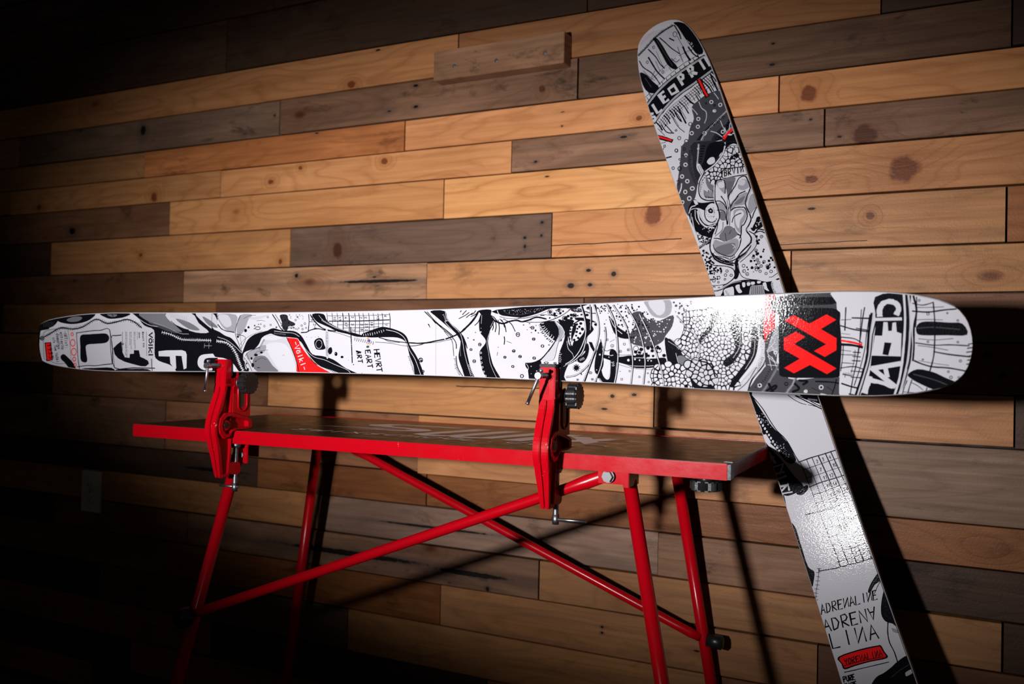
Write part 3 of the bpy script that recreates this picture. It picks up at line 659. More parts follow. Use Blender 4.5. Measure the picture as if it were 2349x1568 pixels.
p('k','1555,402 1640,368 1720,338 1790,325 1900,350 1990,388 2040,440 2070,525 2130,620 2180,720 2222,866 2135,866 2110,740 2070,640 2045,540 2020,480 1940,442 1800,436 1650,440 1575,425')
l('w',5,'1815,357 1920,380 2000,430 2040,500 2070,580 2130,680 2190,845'); ticks('w',5,'1570,405 1690,385 1810,350',21,22,1); ticks('k',4,'2065,640 2100,740 2130,850',12,14,1)
l('k',3.5,'1200,370 1320,398 1440,440'); l('k',4,'1700,490 1850,500 2000,528 2100,532 2210,515'); l('k',8,'1740,440 1850,470 2000,492 2120,500 2230,500 2349,478'); l('k',4,'1780,450 1850,485 1960,495'); ticks('k',4,'1480,440 1700,488',22,30,1)
p('k','1040,485 1080,448 1125,455 1150,520 1160,560 1110,572 1060,560'); ring('w',4,'1092,512,34,46')
p('g4','1160,378 1192,378 1196,640 1168,640'); 
y=382
while y<640: S('k',4,[(1172,y),(1173,y+rnd.uniform(5,14))]);S('k',4,[(1184,y+3),(1185,y+rnd.uniform(8,16))]); y+=rnd.uniform(12,20)
p('k','1195,560 1225,545 1235,590 1215,620 1190,600'); l('k',4,'1200,620 1230,600 1225,560'); dot('k','1275,615,15,22 1340,650,15,14'); dot('w','1270,610,4'); dot('k','1085,432,4 1010,440,3 960,436,3 1410,685,3 1465,732,6 1555,825,5 1055,435,3')
y=330
while y<705: S('k',9,[(1434+(y-330)*.045,y),(1434.5+(y-330)*.045,y+rnd.uniform(6,15))]); y+=rnd.uniform(12,19)
dot('o','1620,452,12 1640,500,10 1618,508,8'); dot('b','1632,475,13,16'); dot('n','1618,540,16,14'); dot('o','1610,480,6 1640,520,6')
text('k',9,'HEVRT',(1683,572),(5.5,38),(56,-4),1.3)
text('k',9,'EART',(1590,580),(5.5,36),(52,-4),1.4)
text('k',9,'ART',(1495,585),(5,32),(48,-3),1.5); P('k','1490,580 1540,590 1545,612 1495,600')
ring('k',5,'2190,685,20 2215,805,10'); dot('k','2192,688,8'); S('k',4,'2275,295 2285,325'); S('g2',3,'700,630 720,632'); l('k',4,'2240,165 2300,230 2349,290'); l('k',5,'2310,165 2349,200')
# --- c3
use(A1,'c3')
p('k','415,155 565,155 600,260 680,330 740,390 782,470 795,560 820,680 850,790 890,890 800,890 760,790 718,660 728,560 738,480 690,400 620,340 540,270 470,210')
l('w',4,'575,160 590,230 650,310 730,390 760,480 780,600 810,720 850,850'); l('w',4,'600,260 570,270 640,350 690,400'); l('g3',3,'740,480 735,560 740,640'); ticks('w',3,'560,190 600,270',12,14); ticks('g4',4,'815,740 870,870',17,20,-1)
l('k',5,'350,160 450,260 560,360 650,440 688,500 692,560'); l('k',7,'380,165 470,270 580,360 650,420'); l('k',3,'560,370 610,430 640,460'); l('k',3,'640,460 655,520 665,640'); l('k',4,'690,640 700,740 730,810 765,862'); ticks('k',3.5,'690,665 700,760 740,850',15,22,1); l('k',6,'760,420 790,490 808,555')
l('k',11,'190,497 300,502 400,492 480,475 560,460'); l('k',11,'580,455 650,430 740,385 820,310 880,240 915,190'); l('k',3,'190,530 260,525 350,505 480,492 590,470 650,458'); l('k',6,'640,432 690,412')
p('k','930,150 1060,140 1062,200 1102,250 1080,310 1050,370 1037,440 1032,500 1050,600 1080,720 1120,800 1170,900 1060,895 1005,850 970,780 945,640 950,580 1008,500 1000,450 945,375 940,250 958,190')
l('w',3,'1055,380 1030,450 1025,520 1040,600 1060,720 1110,840 1140,890'); l('w',3,'968,200 962,290'); ring('w',4,'958,605,9 960,660,8,14 963,712,10 975,760,9 990,808,8 1010,855,7,10'); dot('w','960,340,4 958,380,8'); l('w',3,'1100,250 1060,330')
for a in ('930,160 900,190 850,215','830,170 790,200 720,237','955,200 930,270 890,310','1110,260 1120,320 1110,380','1140,250 1155,330 1150,410','1160,240 1210,300 1228,380','1200,240 1280,290 1326,375','1085,280 1090,330 1080,360','800,150 770,180 760,195','870,175 830,200 800,225','925,175 905,215 870,255','1180,250 1200,290 1210,330','745,150 735,165','900,150 880,180 850,195'): l('k',5,a)
l('k',15,'925,165 900,215 850,280 800,330 750,378')
p('k','1130,140 2100,60 1990,120 1880,128 1700,130 1560,185 1400,222 1250,212 1170,195'); l('w',7,'1135,150 1160,195 1250,222 1400,228 1560,190 1700,138 1880,130'); speck('g3','1200,150 1700,110 1560,170 1300,200',46,2,4.5); l('g1',3,'1200,150 1260,190 1400,195 1600,140'); speck('g4','1200,155 1800,105 1600,150 1300,190',24,1.5,3)
p('w','1560,200 1700,140 1880,128 1900,160 1800,220 1700,240 1500,250'); l('k',4,'1160,215 1250,235 1400,235 1560,205 1700,145'); l('k',6,'1360,230 1480,205 1560,180'); l('k',9,'1600,200 1640,200'); l('k',5,'1640,195 1740,205 1760,230'); p('k','1700,190 1780,200 1770,215')
dot('k','1705,165,19 1752,185,16 1770,150,9 1800,148,18 1815,178,15 1845,158,11 1700,230,10'); ring('k',4,'1705,165,28 1802,160,30'); dot('w','1705,165,4 1800,150,4')
l('k',14,'1060,215 1110,262 1190,290 1260,268 1340,255 1400,270 1480,250 1560,222 1660,240'); l('k',5,'1450,275 1600,275 1720,250 1850,190 1960,100'); l('k',6,'1060,200 1100,225 1140,280')
ring('k',5,'945,515,13,16 850,570,11 885,695,14,16 1355,408,18,22 1525,457,14 1310,585,14 1378,645,14 1215,652,12 1620,532,14 1530,662,14 1300,752,12 1398,855,16,18 1512,335,16 1712,632,16 1812,465,13 310,680,20 335,802,10 1660,712,22,9 1755,715,12,8')
dot('k','945,515,5 885,695,5 1355,406,7 1525,457,6 1310,587,6 1378,645,6 1215,652,4 1530,662,5 818,445,6 880,465,7 898,385,5 1512,335,6 312,684,9 1415,305,6 1480,290,6 1550,310,5 1545,365,8,12 1500,387,5 1575,390,6 1602,355,5 1620,395,6 1648,430,5 1668,455,7 1700,482,6 1690,520,6 1455,357,4 1485,330,5 1143,545,4')
l('k',5,'1208,430 1212,470 1207,515'); l('k',3,'1235,480 1260,490 1285,500'); l('k',3,'1137,597 1130,635'); l('k',4,'390,295 410,330')
p('k','1600,285 1740,262 1790,330 1798,400 1765,475 1700,435 1640,375 1610,325'); ticks('w',5,'1610,290 1625,350 1680,420 1750,470',22,34,-1); ticks('k',4,'1605,300 1625,370 1680,440 1745,490',18,24,1)
p('g4','1745,255 1830,310 1860,370 1850,430 1790,500 1750,660 1700,690 1612,682 1700,580 1765,480 1802,400 1790,330'); p('g3','1800,310 1850,370 1840,430 1790,490 1800,420'); l('k',3,'1745,258 1800,330 1808,400 1770,480'); l('k',10,'1765,472 1700,565 1610,670 1520,712 1440,718'); l('k',4,'1780,265 1850,340 1865,380')
p('k','1790,250 1860,262 1880,240 1960,262 1905,345 1892,480 1925,545 1965,625 1960,685 1900,725 1850,860 1900,940 1820,940 1795,760 1795,640 1820,560 1850,480 1862,380'); l('w',4,'1885,480 1900,560 1950,620 1960,680'); ticks('w',4,'1795,600 1800,720',18,30,-1); l('w',3,'1900,720 1870,740 1850,750')
p('k','1440,718 1520,712 1600,690 1610,900 1490,908 1465,790 1445,760'); l('w',4,'1450,725 1470,760 1465,790'); dot('w','1500,750,6 1560,800,6 1500,830,4'); ticks('w',4,'1490,880 1580,885',14,14); p('k','1290,905 1320,890 1360,905')
p('k','1895,340 1960,285 2080,230 2160,330 2160,370 2090,450 2095,560 2050,600 1990,650 1980,700 1950,620 1905,460'); p('w','1920,340 1960,300 2060,250 2080,300 2070,380 2000,470 1960,480 1940,530 1915,450'); p('k','1950,320 1980,290 1985,350 1950,440 1940,490 1930,420')
dot('k','2035,290,17 2020,325,14 2052,350,18 2000,345,12 2028,395,14 1990,380,14 2008,445,14 1985,420,12 1965,465,14 1992,300,14 1942,315,11 1925,350,11 1925,380,12 1918,415,9 1918,455,8 1925,490,7 1925,520,6'); ring('k',4,'1952,560,14'); dot('k','1952,560,5')
p('k','1995,680 2080,600 2100,500 2120,560 2095,660 2040,714'); ticks('w',4,'2030,690 2085,670',13,20,-1)
dot('k','1865,235,20 1895,210,14 1930,198,14 1965,203,15 1930,232,13 2000,205,8 2040,195,10 2100,198,15'); ring('k',4,'1860,235,26 1965,203,22'); p('k','1975,230 2040,225 2130,245 2200,280 2130,270 2040,260 1980,250'); p('g0','1940,120 2030,130 2050,160 1980,170 1930,150'); speck('w','1940,120 2030,130 2050,160 1980,170',14,2,5)
dot('k','2195,300,16 2225,135,16 2120,120,14'); ring('k',4,'2120,125,22,14'); S('k',7,'2080,160 2140,180 2240,180');S('k',6,'2190,110 2260,110')
dot('k','1985,765,24'); 
for a in range(10): S('k',5,[(1985,765),(1985+38*np.cos(a*.63+.2),765+38*np.sin(a*.63+.2))])
S('k',6,'2030,810 2040,840');S('k',5,'2045,790 2058,805'); l('k',3,'2350,570 2300,580 2270,520 2250,460'); P('k','2120,485 2150,490 2185,580 2170,590 2140,540')
speck('k','2230,150 2349,150 2349,200 2240,200',20,3,7)
def whisk(pts,w=15):
    l('k',w,pts); l('w',w*.5,pts)
whisk('2040,95 2075,200 2090,330 2090,460 2050,600 1960,690 1870,735',13)
whisk('2130,90 2140,200 2140,300 2135,360',9)
whisk('2185,90 2230,300 2225,480 2180,620 2100,750 1990,840 1880,865',13)
# --- c4
use(A1,'c4')
P('w','330,100 1800,60 2349,50 2349,1230 1900,1230 330,1200')
p('k','455,350 490,380 540,450 600,500 650,530 685,590 600,590 540,560 500,500'); l('w',5,'470,370 520,470 600,540')
p('g1','690,540 740,440 700,330 800,300 870,380 1000,400 1150,340 1140,460 1070,560 1040,620 960,670 880,690 780,670 700,640')
speck('k','480,220 760,220 1000,420 700,620 560,480',120,5,12); speck('w','700,330 1140,360 1000,640 720,640',60,4,9)
p('g3','850,180 1100,160 1130,300 1050,370 930,350 870,260'); p('g4','880,200 1040,180 1060,300 980,340')
speck('k','330,240 480,230 480,320 360,330',26,5,10); speck('g1','1150,200 1350,190 1300,420 1200,420',22,6,14)
for i in range(20): dot('k',f'{rnd.uniform(745,1060):.0f},{700+rnd.uniform(-20,90):.0f},{rnd.uniform(14,21):.0f}')
ring('k',5,'750,700,28 780,740,26 1000,720,24'); ring('k',4,'495,670,16 625,652,12 670,712,14 440,605,12 583,730,13 597,1030,11 787,1005,9 683,942,9 878,965,7 888,1060,9 278,1030,9 258,960,12 120,1035,8 350,765,10')
dot('k','412,435,8 430,392,5 412,510,8 438,605,5 495,672,6 668,714,7 450,885,6 580,945,5 583,730,5 500,530,4'); S('k',3,'470,628 520,602')
p('k','370,620 392,740 400,880 345,975 305,935 318,780'); dot('w','362,765,10 328,930,6 365,900,4')
p('k','340,1010 368,900 395,990 440,1035 470,1000 478,860 465,745 495,705 545,750 535,900 505,1095 420,1090'); ticks('w',5,'505,770 520,900',17,26,1); ticks('w',4,'360,1020 400,1070',10,12)
p('k','405,765 560,790 720,772 900,808 1060,798 1065,860 960,902 760,912 620,868 410,805'); dot('w','670,825,14 740,815,11 790,825,9 880,830,8 915,832,8 460,792,6'); l('w',4,'560,850 700,885 880,888 980,880'); l('w',4,'720,800 820,800 900,815'); l('k',3,'560,870 700,910 850,925 1000,925'); p('w','430,830 470,860 470,960 440,1030 405,980 400,880')
p('k','1060,590 1110,600 1200,640 1300,740 1290,800 1230,890 1290,912 1200,918 1110,862 1080,780'); l('w',4,'1180,750 1210,860 1250,890'); p('g2','1200,780 1300,790 1340,870 1280,900 1220,860')
cells('945,920 1000,890 1080,870 1200,905 1290,940 1330,1010 1400,1100 1400,1180 1100,1180 960,1110',26,44,26)
l('k',8,'990,885 950,930 938,1000 950,1110')
cells('1210,640 1300,540 1310,330 1450,300 1600,300 1700,330 1980,290 2065,330 2065,520 1990,640 1960,760 1850,900 1800,1000 1850,1130 1560,1130 1600,1000 1590,900 1480,835 1400,770 1320,760 1240,700',24,46,100)
cells('1310,860 1400,840 1520,860 1590,950 1600,1050 1500,1110 1400,1060 1330,960',28,48,12,'g2','k','g4')
for a in ('1590,280 1640,330 1600,470 1530,560 1450,640 1430,600 1520,480 1560,380','1840,310 1885,360 1892,500 1888,700 1840,800 1770,875 1715,890 1690,850 1730,800 1805,740 1820,640 1775,480 1790,380','2000,480 2060,480 2062,640 2035,780 1965,900 1870,1020 1800,1115 1765,1085 1860,940 1950,820 1990,680','1325,985 1370,1040 1440,1100 1520,1108 1560,1080 1585,1150 1400,1140 1350,1060','1280,1090 1310,1090 1300,1150 1270,1140'): p('k',a)
l('w',4,'1870,400 1875,600 1860,700 1800,800'); l('w',4,'1620,400 1560,520 1460,620'); ticks('w',5,'2020,900 1900,1030 1850,1100',16,18,-1); l('w',4,'2035,560 2020,760 1930,920'); speck('w','1790,380 1880,380 1880,640 1800,640',22,3,7)
l('k',13,'1110,600 1220,700 1340,800 1430,832 1520,852 1580,920 1605,1000'); l('w',3,'1100,620 1210,690 1330,790 1430,845'); l('w',3,'1130,600 1230,680 1370,790')
whisk('440,225 520,400 548,580 560,780 545,950 520,1080',15); whisk('510,235 640,440 690,640 718,850 698,1075',13); whisk('640,235 750,420 820,620 852,850 832,1080',13); whisk('790,330 900,560 980,780 1030,950 1055,1095',14)
whisk('160,235 205,400 210,560 150,720 70,820 0,865',13); whisk('300,230 352,420 345,600 290,780 190,1055',12); whisk('262,250 268,380 262,500',8); whisk('420,470 428,590 400,740 380,880 312,1060',12); l('k',4,'370,600 400,700 440,725 500,705 540,760 620,770 700,765'); whisk('1190,350 1290,460 1400,560 1440,700 1415,830',11)
l('k',5,'1290,280 1290,500 1200,620')
p('g4','2070,560 2140,620 2170,720 2165,820 2080,940 1985,1060 1950,1180 1820,1180 1900,1080 2000,960 2072,820 2102,700'); l('k',8,'2110,560 2150,640 2160,760 2120,880 2000,1030 1950,1180'); ticks('k',4,'2130,800 2070,950',17,26,1); l('k',6,'1830,1165 1950,1060 2050,900'); speck('k','2085,600 2120,620 2140,760 2110,760',9,2,4)
for x in (2060,2085,2105): l('g1',4,[(x,270),(x+4,400),(x+2,560)])
p('g1','2170,880 2349,890 2349,1230 1975,1200 2010,1070 2100,950')
p('r','2160,60 2235,60 2245,300 2242,430 2235,570 2200,665 2175,712 2145,640 2120,500 2130,320'); l('k',9,'2130,320 2118,500 2145,640 2175,715'); ring('k',7,'2182,580,18')
# --- c5
use(A1,'c5')
p('g1','340,130 1000,80 960,270 360,300'); p('k','340,150 900,130 880,200 360,200'); p('w','890,70 1400,80 1300,300 960,280 920,180')
p('g1','235,560 360,440 380,900 950,900 960,1130 90,1070 150,980 240,880')
p('g3','255,640 330,430 365,440 365,660 300,640'); 
for a in ('250,650 330,560','260,660 350,620','265,680 360,780','260,700 330,760','300,600 340,700','260,780 360,790','255,640 300,830','280,560 345,470','300,700 360,830'): S('w',4,a)
ring('w',8,'335,662,14 183,978,17,16 773,997,18,18'); dot('w','625,1035,20,17'); dot('g1','628,1030,5'); l('w',8,'770,1060 820,1070 850,1090'); ring('k',7,'438,963,16,15'); ring('k',5,'773,997,7'); ring('k',4,'183,980,7')
stitch('g3',7,'520,905 500,970 460,1020 430,1075',10,14,3); l('g2',16,'350,810 300,900 240,1000 200,1050'); ticks('k',5,'300,810 240,930 130,1010',20,18,1)
for a in ('250,1030 330,980 340,1000 270,1050','270,960 300,1020 310,1040','520,960 560,1010 500,1040','560,930 640,940 600,970'): l('k',18,a)
l('k',12,'720,940 900,950 1000,980 1100,1020'); l('k',9,'920,920 900,1000 870,1080'); S('k',4,'680,1000 760,1040');S('k',4,'830,990 880,1030')
P('k','385,235 440,228 880,236 925,250 942,270 955,400 964,560 960,760 945,885 925,900 880,908 500,905 400,895 372,880 365,700 366,400 372,250')
P('r','420,352 512,303 660,385 825,296 918,348 770,437 920,525 920,640 808,705 704,648 820,583 640,478')
P('r','415,525 530,462 620,512 515,580 920,815 828,870 665,782 512,862 418,810 568,722 415,635')
p('w','960,285 1100,270 1290,290 1260,500 1235,720 1180,880 1110,1100 960,1100 950,900 970,600')
for a,w in (('960,405 1080,440 1220,462',10),('965,515 1090,530 1165,572',8),('960,682 1110,688',7),('960,812 1090,798 1200,832',8),('965,350 1060,345',5),('970,480 1050,490',4),('965,640 1060,650',5),('970,760 1090,770',6),('980,870 1070,890',7),('1070,330 1230,335',12),('1080,660 1150,664',8),('1075,700 1150,705',8),('1070,740 1150,745',8),('1060,840 1180,850',8),('1060,900 1160,905',8),('970,960 1060,990 1150,1010',12),('1040,1060 1110,1075',9),('1110,430 1230,450',9)): l('k',w,a)
for a,w in (('1010,230 1005,340 1000,450',9),('985,600 980,700 960,840',7),('1190,230 1165,380 1150,520 1130,640',9),('1160,250 1150,400 1140,600 1120,720 1080,900',6),('1240,300 1210,480 1190,640 1150,800 1090,980',7),('1130,640 1110,780 1080,900 1050,1080',8),('1100,640 1090,740 1060,860',5),('1010,860 1000,900',5)): l('k',w,a)
l('k',20,'965,585 1070,592 1168,612'); l('r',16,'968,548 1070,565 1162,588'); ticks('k',3,'980,880 1080,895',12,30,-1)
p('k','1290,130 1550,110 1562,350 1545,700 1505,980 1440,1110 1160,1100 1200,980 1238,860 1262,650 1300,350')
for a,w,c_ in (('1262,290 1232,480 1215,700 1170,880 1100,1090',22,'k'),('1278,280 1250,480 1232,700 1185,880 1118,1090',12,'g4'),('1575,110 1588,350 1570,650 1535,900 1478,1095',52,'k'),('1568,110 1580,350 1562,650 1528,900 1470,1095',17,'w'),('1612,110 1632,350 1612,700 1545,1000 1508,1095',16,'g4'),('1625,120 1645,350 1625,700 1600,820',5,'k'),('1598,130 1618,350 1595,700 1530,980',4,'k')): l(c_,w,a)
l('w',40,'1335,305 1335,250 1365,195 1430,172 1495,195 1518,245 1500,290'); 
S('w',24,'1300,345 1540,340'); P('w','1372,370 1412,372 1417,455 1452,455 1458,378 1492,372 1500,465 1545,480 1538,700 1255,692 1290,500 1360,502'); P('k','1382,565 1450,570 1418,692 1362,680')
S('w',38,'1525,770 1268,815');S('w',38,'1262,815 1478,985');S('w',34,'1385,790 1408,890')
S('w',44,'1235,905 1195,1040'); S('w',38,'1240,925 1450,985'); p('k','1262,960 1420,1000 1390,1080 1230,1070')
p('w','1640,110 1900,150 2100,260 2230,480 2230,700 2150,900 1900,1060 1600,1110 1500,1100 1560,1000 1620,820 1650,600')
p('k','1690,410 1740,370 1850,365 2000,375 2130,385 2175,492 1980,497 1740,497 1690,470'); l('g1',8,'1700,430 1850,420 2100,440')
p('k','1605,872 1700,822 1850,850 1960,900 2075,955 1960,1005 1860,1018 1720,960 1640,915'); l('g1',8,'1660,870 1850,920 1980,970')
for a,w in (('1650,265 1800,275 1950,255 2070,245',11),('1650,190 1750,208 1850,182',8),('1680,570 1850,592 2000,588 2195,597',9),('1860,655 2000,680 2200,702',11),('1670,742 1750,775 1850,800 2000,810 2180,842',12),('1660,120 1690,260 1665,420 1665,600 1655,740',14),('1690,130 1690,300 1680,420',8),('1850,180 1865,380 1862,600 1850,720 1815,850',10),('1690,230 1800,230 1950,225',5),('1690,350 1800,345 1940,350',5),('1710,530 1860,542 2040,528',5),('1700,595 1830,610 1990,640',5),('1710,740 1850,765 2000,785',4),('1600,930 1570,1000 1555,1060',7),('1645,925 1620,1000 1600,1080',8),('1790,1000 1775,1060',8),('1640,950 1700,980 1750,1020',5),('1560,1040 1700,1050',5),('1640,1065 1760,1070',4)): l('k',w,a)
ring('k',5,'1800,292,12 1715,162,10 1985,285,7 1800,560,9 2085,562,9 2110,742,11 1750,730,7 1995,845,9 2095,900,9 2020,900,13 2085,355,9'); dot('w','1745,630,28,26')
for i in range(7): S('k',9,[(2225,575+i*38),(2185-i%3*8,583+i*38)])
# =================== SKI 2 ===================
use(A2,'c6')
P('w','0,0 1400,0 1400,1700 0,1700')
p('g4','150,250 400,130 620,100 760,320 500,560 260,720 130,600')
p('k','520,60 620,60 760,160 850,380 780,410 720,340 650,240 600,160 560,100'); speck('g4','570,250 720,240 740,330 620,340',40,3,7)
l('k',9,'118,430 200,350 300,240 400,160 520,88'); ticks('k',7,'118,430 200,350 300,240 400,160 520,88',16,14,-1); ticks('k',6,'118,430 200,350 300,240 400,160 520,88',21,9,1)
for i in range(12): dot('r',f'{150+i*13},{300-i*13},4')  # glint along the tip rim, painted in as red dots
p('k','285,235 335,240 400,330 470,450 560,560 512,580 445,530 390,430 330,320'); p('k','130,625 200,640 280,720 345,785 300,850 220,835 165,760'); l('g1',5,'330,260 400,380 500,540'); l('g1',6,'190,680 260,780')
for a,w in (('360,230 420,280 490,345 580,405',9),('530,90 580,180 600,240',11),('230,360 310,440 360,520 410,570',9),('230,450 290,550 330,610 410,690',13),('128,490 170,560 260,620 320,690 360,750',9),('150,760 280,680 420,545 600,415 790,330',4),('470,235 520,260',11),('490,460 540,500 580,470',6),('400,560 380,520 340,430 320,380',3),('560,210 600,290 640,350',4),('300,600 260,680',5),('170,600 230,660 300,710',4),('620,330 650,400 700,480',16),('680,330 730,400 780,440',12),('560,330 590,420 620,500',5),('310,490 340,560 360,600',4),('460,560 490,600',4)): l('k',w,a)
ring('k',5,'533,190,22,28 290,337,11,15 217,503,11,16 392,612,11,16 712,368,9'); dot('w','565,450,24')
for i in range(14): S('k',5,[(210+i*44,900-i*36),(255+i*44,960-i*36)])
for i in range(12): S('k',6,[(230+i*50,840-i*39),(262+i*50,905-i*39)])
l('k',5,'190,900 400,700 620,520 830,400'); 
p('k','205,1000 330,830 480,690 640,570 860,420 945,580 745,730 545,860 380,1040 300,1200')
for a in ('215,985 340,825 480,695 640,580 855,440','300,1175 385,1055 545,885 745,740 950,590'): l('k',36,a);l('g4',18,a);l('k',3,a)
def bt(ch,cx,cy,w=24,sz=1,ux=-.52,uy=-.85):
    up=np.array([ux,uy])*108*sz; adv=np.array([.80,-.60])*62*sz; o=np.array([cx,cy])-up/2-adv/2
    for st in F[ch]:
        S('w',w,[tuple(o+adv*x/4+up*y/6) for x,y in P_(st)])
bt('S',282,1120,22,.8);bt('L',330,1010);bt('E',405,895,26);P('w','440,800 520,735 580,835 490,880');P('k','470,810 515,780 540,825 495,850');bt('P',612,690,24);bt('R',722,600,24);bt('I',835,530,22);bt('I',895,490,26)
# hatch under band
for i in range(30):
    t=i/29; x=320+t*620;y=1180-t*570; ln=rnd.uniform(60,170)
    l('k',rnd.choice((4,4,6,9,12)),[(x,y),(x+ln*.45,y+ln*.45),(x+ln*.75,y+ln*.95)])
for k in (22,46,70,98): 
    l('k',4,[(330+k*.5,1190+k),(450+k*.5,1010+k),(600+k*.6,880+k),(780+k*.6,745+k),(935+k*.5,640+k)])
for a,w in (('560,1000 600,1080 655,1190',13),('520,1040 560,1120 600,1170',11),('480,1080 560,1220 640,1290',6),('420,1200 500,1290',8),('640,880 720,960 830,1020 860,1060',14),('930,640 960,720 1010,820',14),('680,1030 640,960',5),('340,1250 420,1330',5),('760,860 800,930',6),('640,1000 690,1080',4),('380,1210 440,1290 520,1300',9)): l('k',w,a)
p('g1','720,1010 800,930 900,860 1050,830 1130,1040 1400,1700 640,1700 650,1480 680,1400 700,1250 745,1140')
p('g0','730,1650 735,1500 765,1410 860,1300 990,1180 1130,1080 1260,1400 1300,1700'); l('k',10,'735,1650 740,1500 770,1410 860,1290 990,1170 1120,1070')
p('g1','800,1700 805,1450 875,1310 985,1190 1130,1060 1170,1140 1050,1240 960,1340 930,1450 925,1700')
stitch('w',4,'795,1600 800,1450 868,1305 980,1185 1120,1045',13,12,2.5)
for i in range(15):
    t=i/14; x=880+t*250+30*np.sin(t*3);y=1520-t*390
    P('k',[(x,y),(x+24,y-16),(x+58,y+22),(x+40,y+34)])
ring('w',8,'940,953,18 1040,985,18 795,1143,18 790,1230,18 722,1302,19 866,1303,20 1070,1287,18 802,1472,9 665,1545,12'); dot('w','975,1053,22,20'); dot('g1','982,1050,6')
for a in ('710,1010 760,1060 785,1095','800,950 830,1020 880,1060 885,1130 865,1190','970,850 1000,890 1020,920','935,1280 1000,1300 1065,1345','880,1410 970,1400 1060,1380','940,1510 1000,1480 1040,1440','1040,1155 1060,1210 1090,1270','1090,1240 1105,1290','1150,1190 1140,1260'): l('g4',7,a)
ring('k',6,'1005,1358,17,20 975,1443,14 705,1200,18,20 545,1270,10 582,1357,17,19 662,1395,20,24 550,1495,15,18 640,1483,14,18 418,1448,10,14 975,990,10 880,968,9')
ticks('k',5,'720,1540 740,1420 840,1290 960,1180 1090,1090',18,34,1)
l('k',38,'800,705 830,770 860,830 893,885'); l('r',18,'802,705 832,770 862,830 893,882'); l('k',36,'335,1340 420,1365 497,1388'); l('r',17,'345,1340 420,1362 492,1383')
S('k',5,'375,1415 430,1405');S('k',6,'400,1500 408,1470');S('k',4,'600,1448 660,1450')
p('k','1085,1365 1130,1300 1220,1240 1320,1500 1300,1600 1000,1700 1040,1560'); l('r',24,'1083,1362 1125,1305 1160,1275 1210,1248'); ticks('w',3,'1085,1340 1130,1280 1180,1240',10,14,-1)
p('w','1040,1500 1070,1430 1100,1400 1090,1470 1050,1560 1030,1600'); p('w','1110,1470 1180,1420 1240,1440 1260,1500 1160,1500'); p('k','1100,1400 1180,1350 1215,1400 1150,1410'); dot('g4','1150,1320,26,10 1190,1305,16,8')
cells('1090,1540 1140,1480 1230,1450 1290,1600 1080,1640',20,34,9,'k')
use(A2,'c7')
P('w','130,10 0,-200 1000,60 1500,1600 700,1600') if 0 else None
p('g1','400,-60 355,120 330,300 318,400 370,560 435,680 455,560 500,490 530,330 560,250 620,200 740,60 760,-60')
p('g0','490,-60 478,100 482,200 520,330 560,262 640,200 740,60 800,-60 960,-60'); stitch('w',3.5,'537,-40 530,60 522,150 525,180',9,9,2); ring('w',4,'532,5,9')
for i in range(7): P('k',[(600-i*6,-30+i*26),(560-i*4,-26+i*26),(562-i*4,-14+i*26),(602-i*6,-16+i*26)])
p('k','640,-40 780,-60 800,0 740,70 680,150 620,205 560,200 590,120'); ticks('k',4.5,'440,20 430,120 440,220 480,330 510,380',13,34,-1)
ring('w',8,'410,70,13,14 405,165,17,16 370,283,16,17 422,330,17,17 472,402,20,17 402,437,16,18 442,502,19,19 375,540,13,16'); l('w',10,'365,355 360,400 342,450'); S('k',11,'205,100 262,85'); S('k',5,'365,75 430,80')
ring('k',5,'315,25,14,17 348,112,10,9 280,200,12,14 395,10,12,14'); ring('k',7,'345,205,17,20'); l('k',5,'315,330 335,320 345,340 330,370')
p('w','620,130 650,95 690,92 698,140 650,165 625,150'); p('w','515,160 545,158 570,200 595,250 570,280 545,250 520,210'); l('k',4,'530,180 550,230 570,270');l('k',3,'545,170 575,240')
cells('620,250 690,190 760,120 800,60 870,30 960,20 1010,180 900,190 790,200 740,290 720,360 660,350 625,300',22,40,34,'k')
p('k','845,105 880,65 935,55 932,92 880,112'); speck('w','860,70 920,65 920,95 880,100',5,3,5)
l('k',20,'800,-20 775,60 700,160 620,220 590,250'); l('w',11,'800,-20 775,60 700,160 620,220 590,250')
p('w','770,255 790,212 900,195 1000,182 1030,262 900,278 782,302'); l('k',8,'1000,182 900,195 792,212 772,250 782,302 900,280 1030,262'); l('k',7,'780,220 740,260 715,320 700,360')
text('k',9,'BRVIn',(795,280),(26,-6),(-4,-58),1.55)
# head
p('g4','590,250 545,330 535,430 555,500 620,520 700,515 705,370 650,350 610,290'); p('g2','610,280 650,350 690,380 690,440 640,410 610,350'); l('k',9,'600,240 548,330 536,430 560,495 620,522 690,520'); l('k',3,'590,300 555,360 552,440')
for i in range(8): l('k',6,[(590+i*15,420+i%3*8),(594+i*14,470+i*3),(612+i*13,498)])
dot('k','600,270,6 595,295,6 575,320,6 580,345,5 568,365,5 562,390,5 560,408,4')
p('k','430,620 450,560 495,510 530,540 590,545 700,530 720,545 640,560 600,600 590,620 540,600 500,600 460,610 445,660'); l('w',8,'440,650 460,590 500,575'); l('w',5,'490,530 510,570'); p('w','485,520 515,525 530,560 500,560')
p('w','600,600 640,555 690,548 722,600 725,680 690,735 640,735 605,700'); l('k',8,'600,600 640,555 690,548 722,600 725,680 690,735 640,735 605,700 595,640 605,590'); dot('k','657,628,25,26'); dot('w','655,626,9'); dot('g1','655,626,4')
for a in range(26):
    t=a*.75; r_=rnd.uniform(34,60); dot('k',f'{655+r_*.8*np.cos(t):.0f},{632+r_*np.sin(t)+abs(10*np.sin(t)):.0f},{rnd.uniform(2.5,5.5):.1f}')
p('k','440,680 460,620 520,610 545,680 590,750 660,760 720,745 720,800 690,850 640,900 560,880 500,820 470,760')
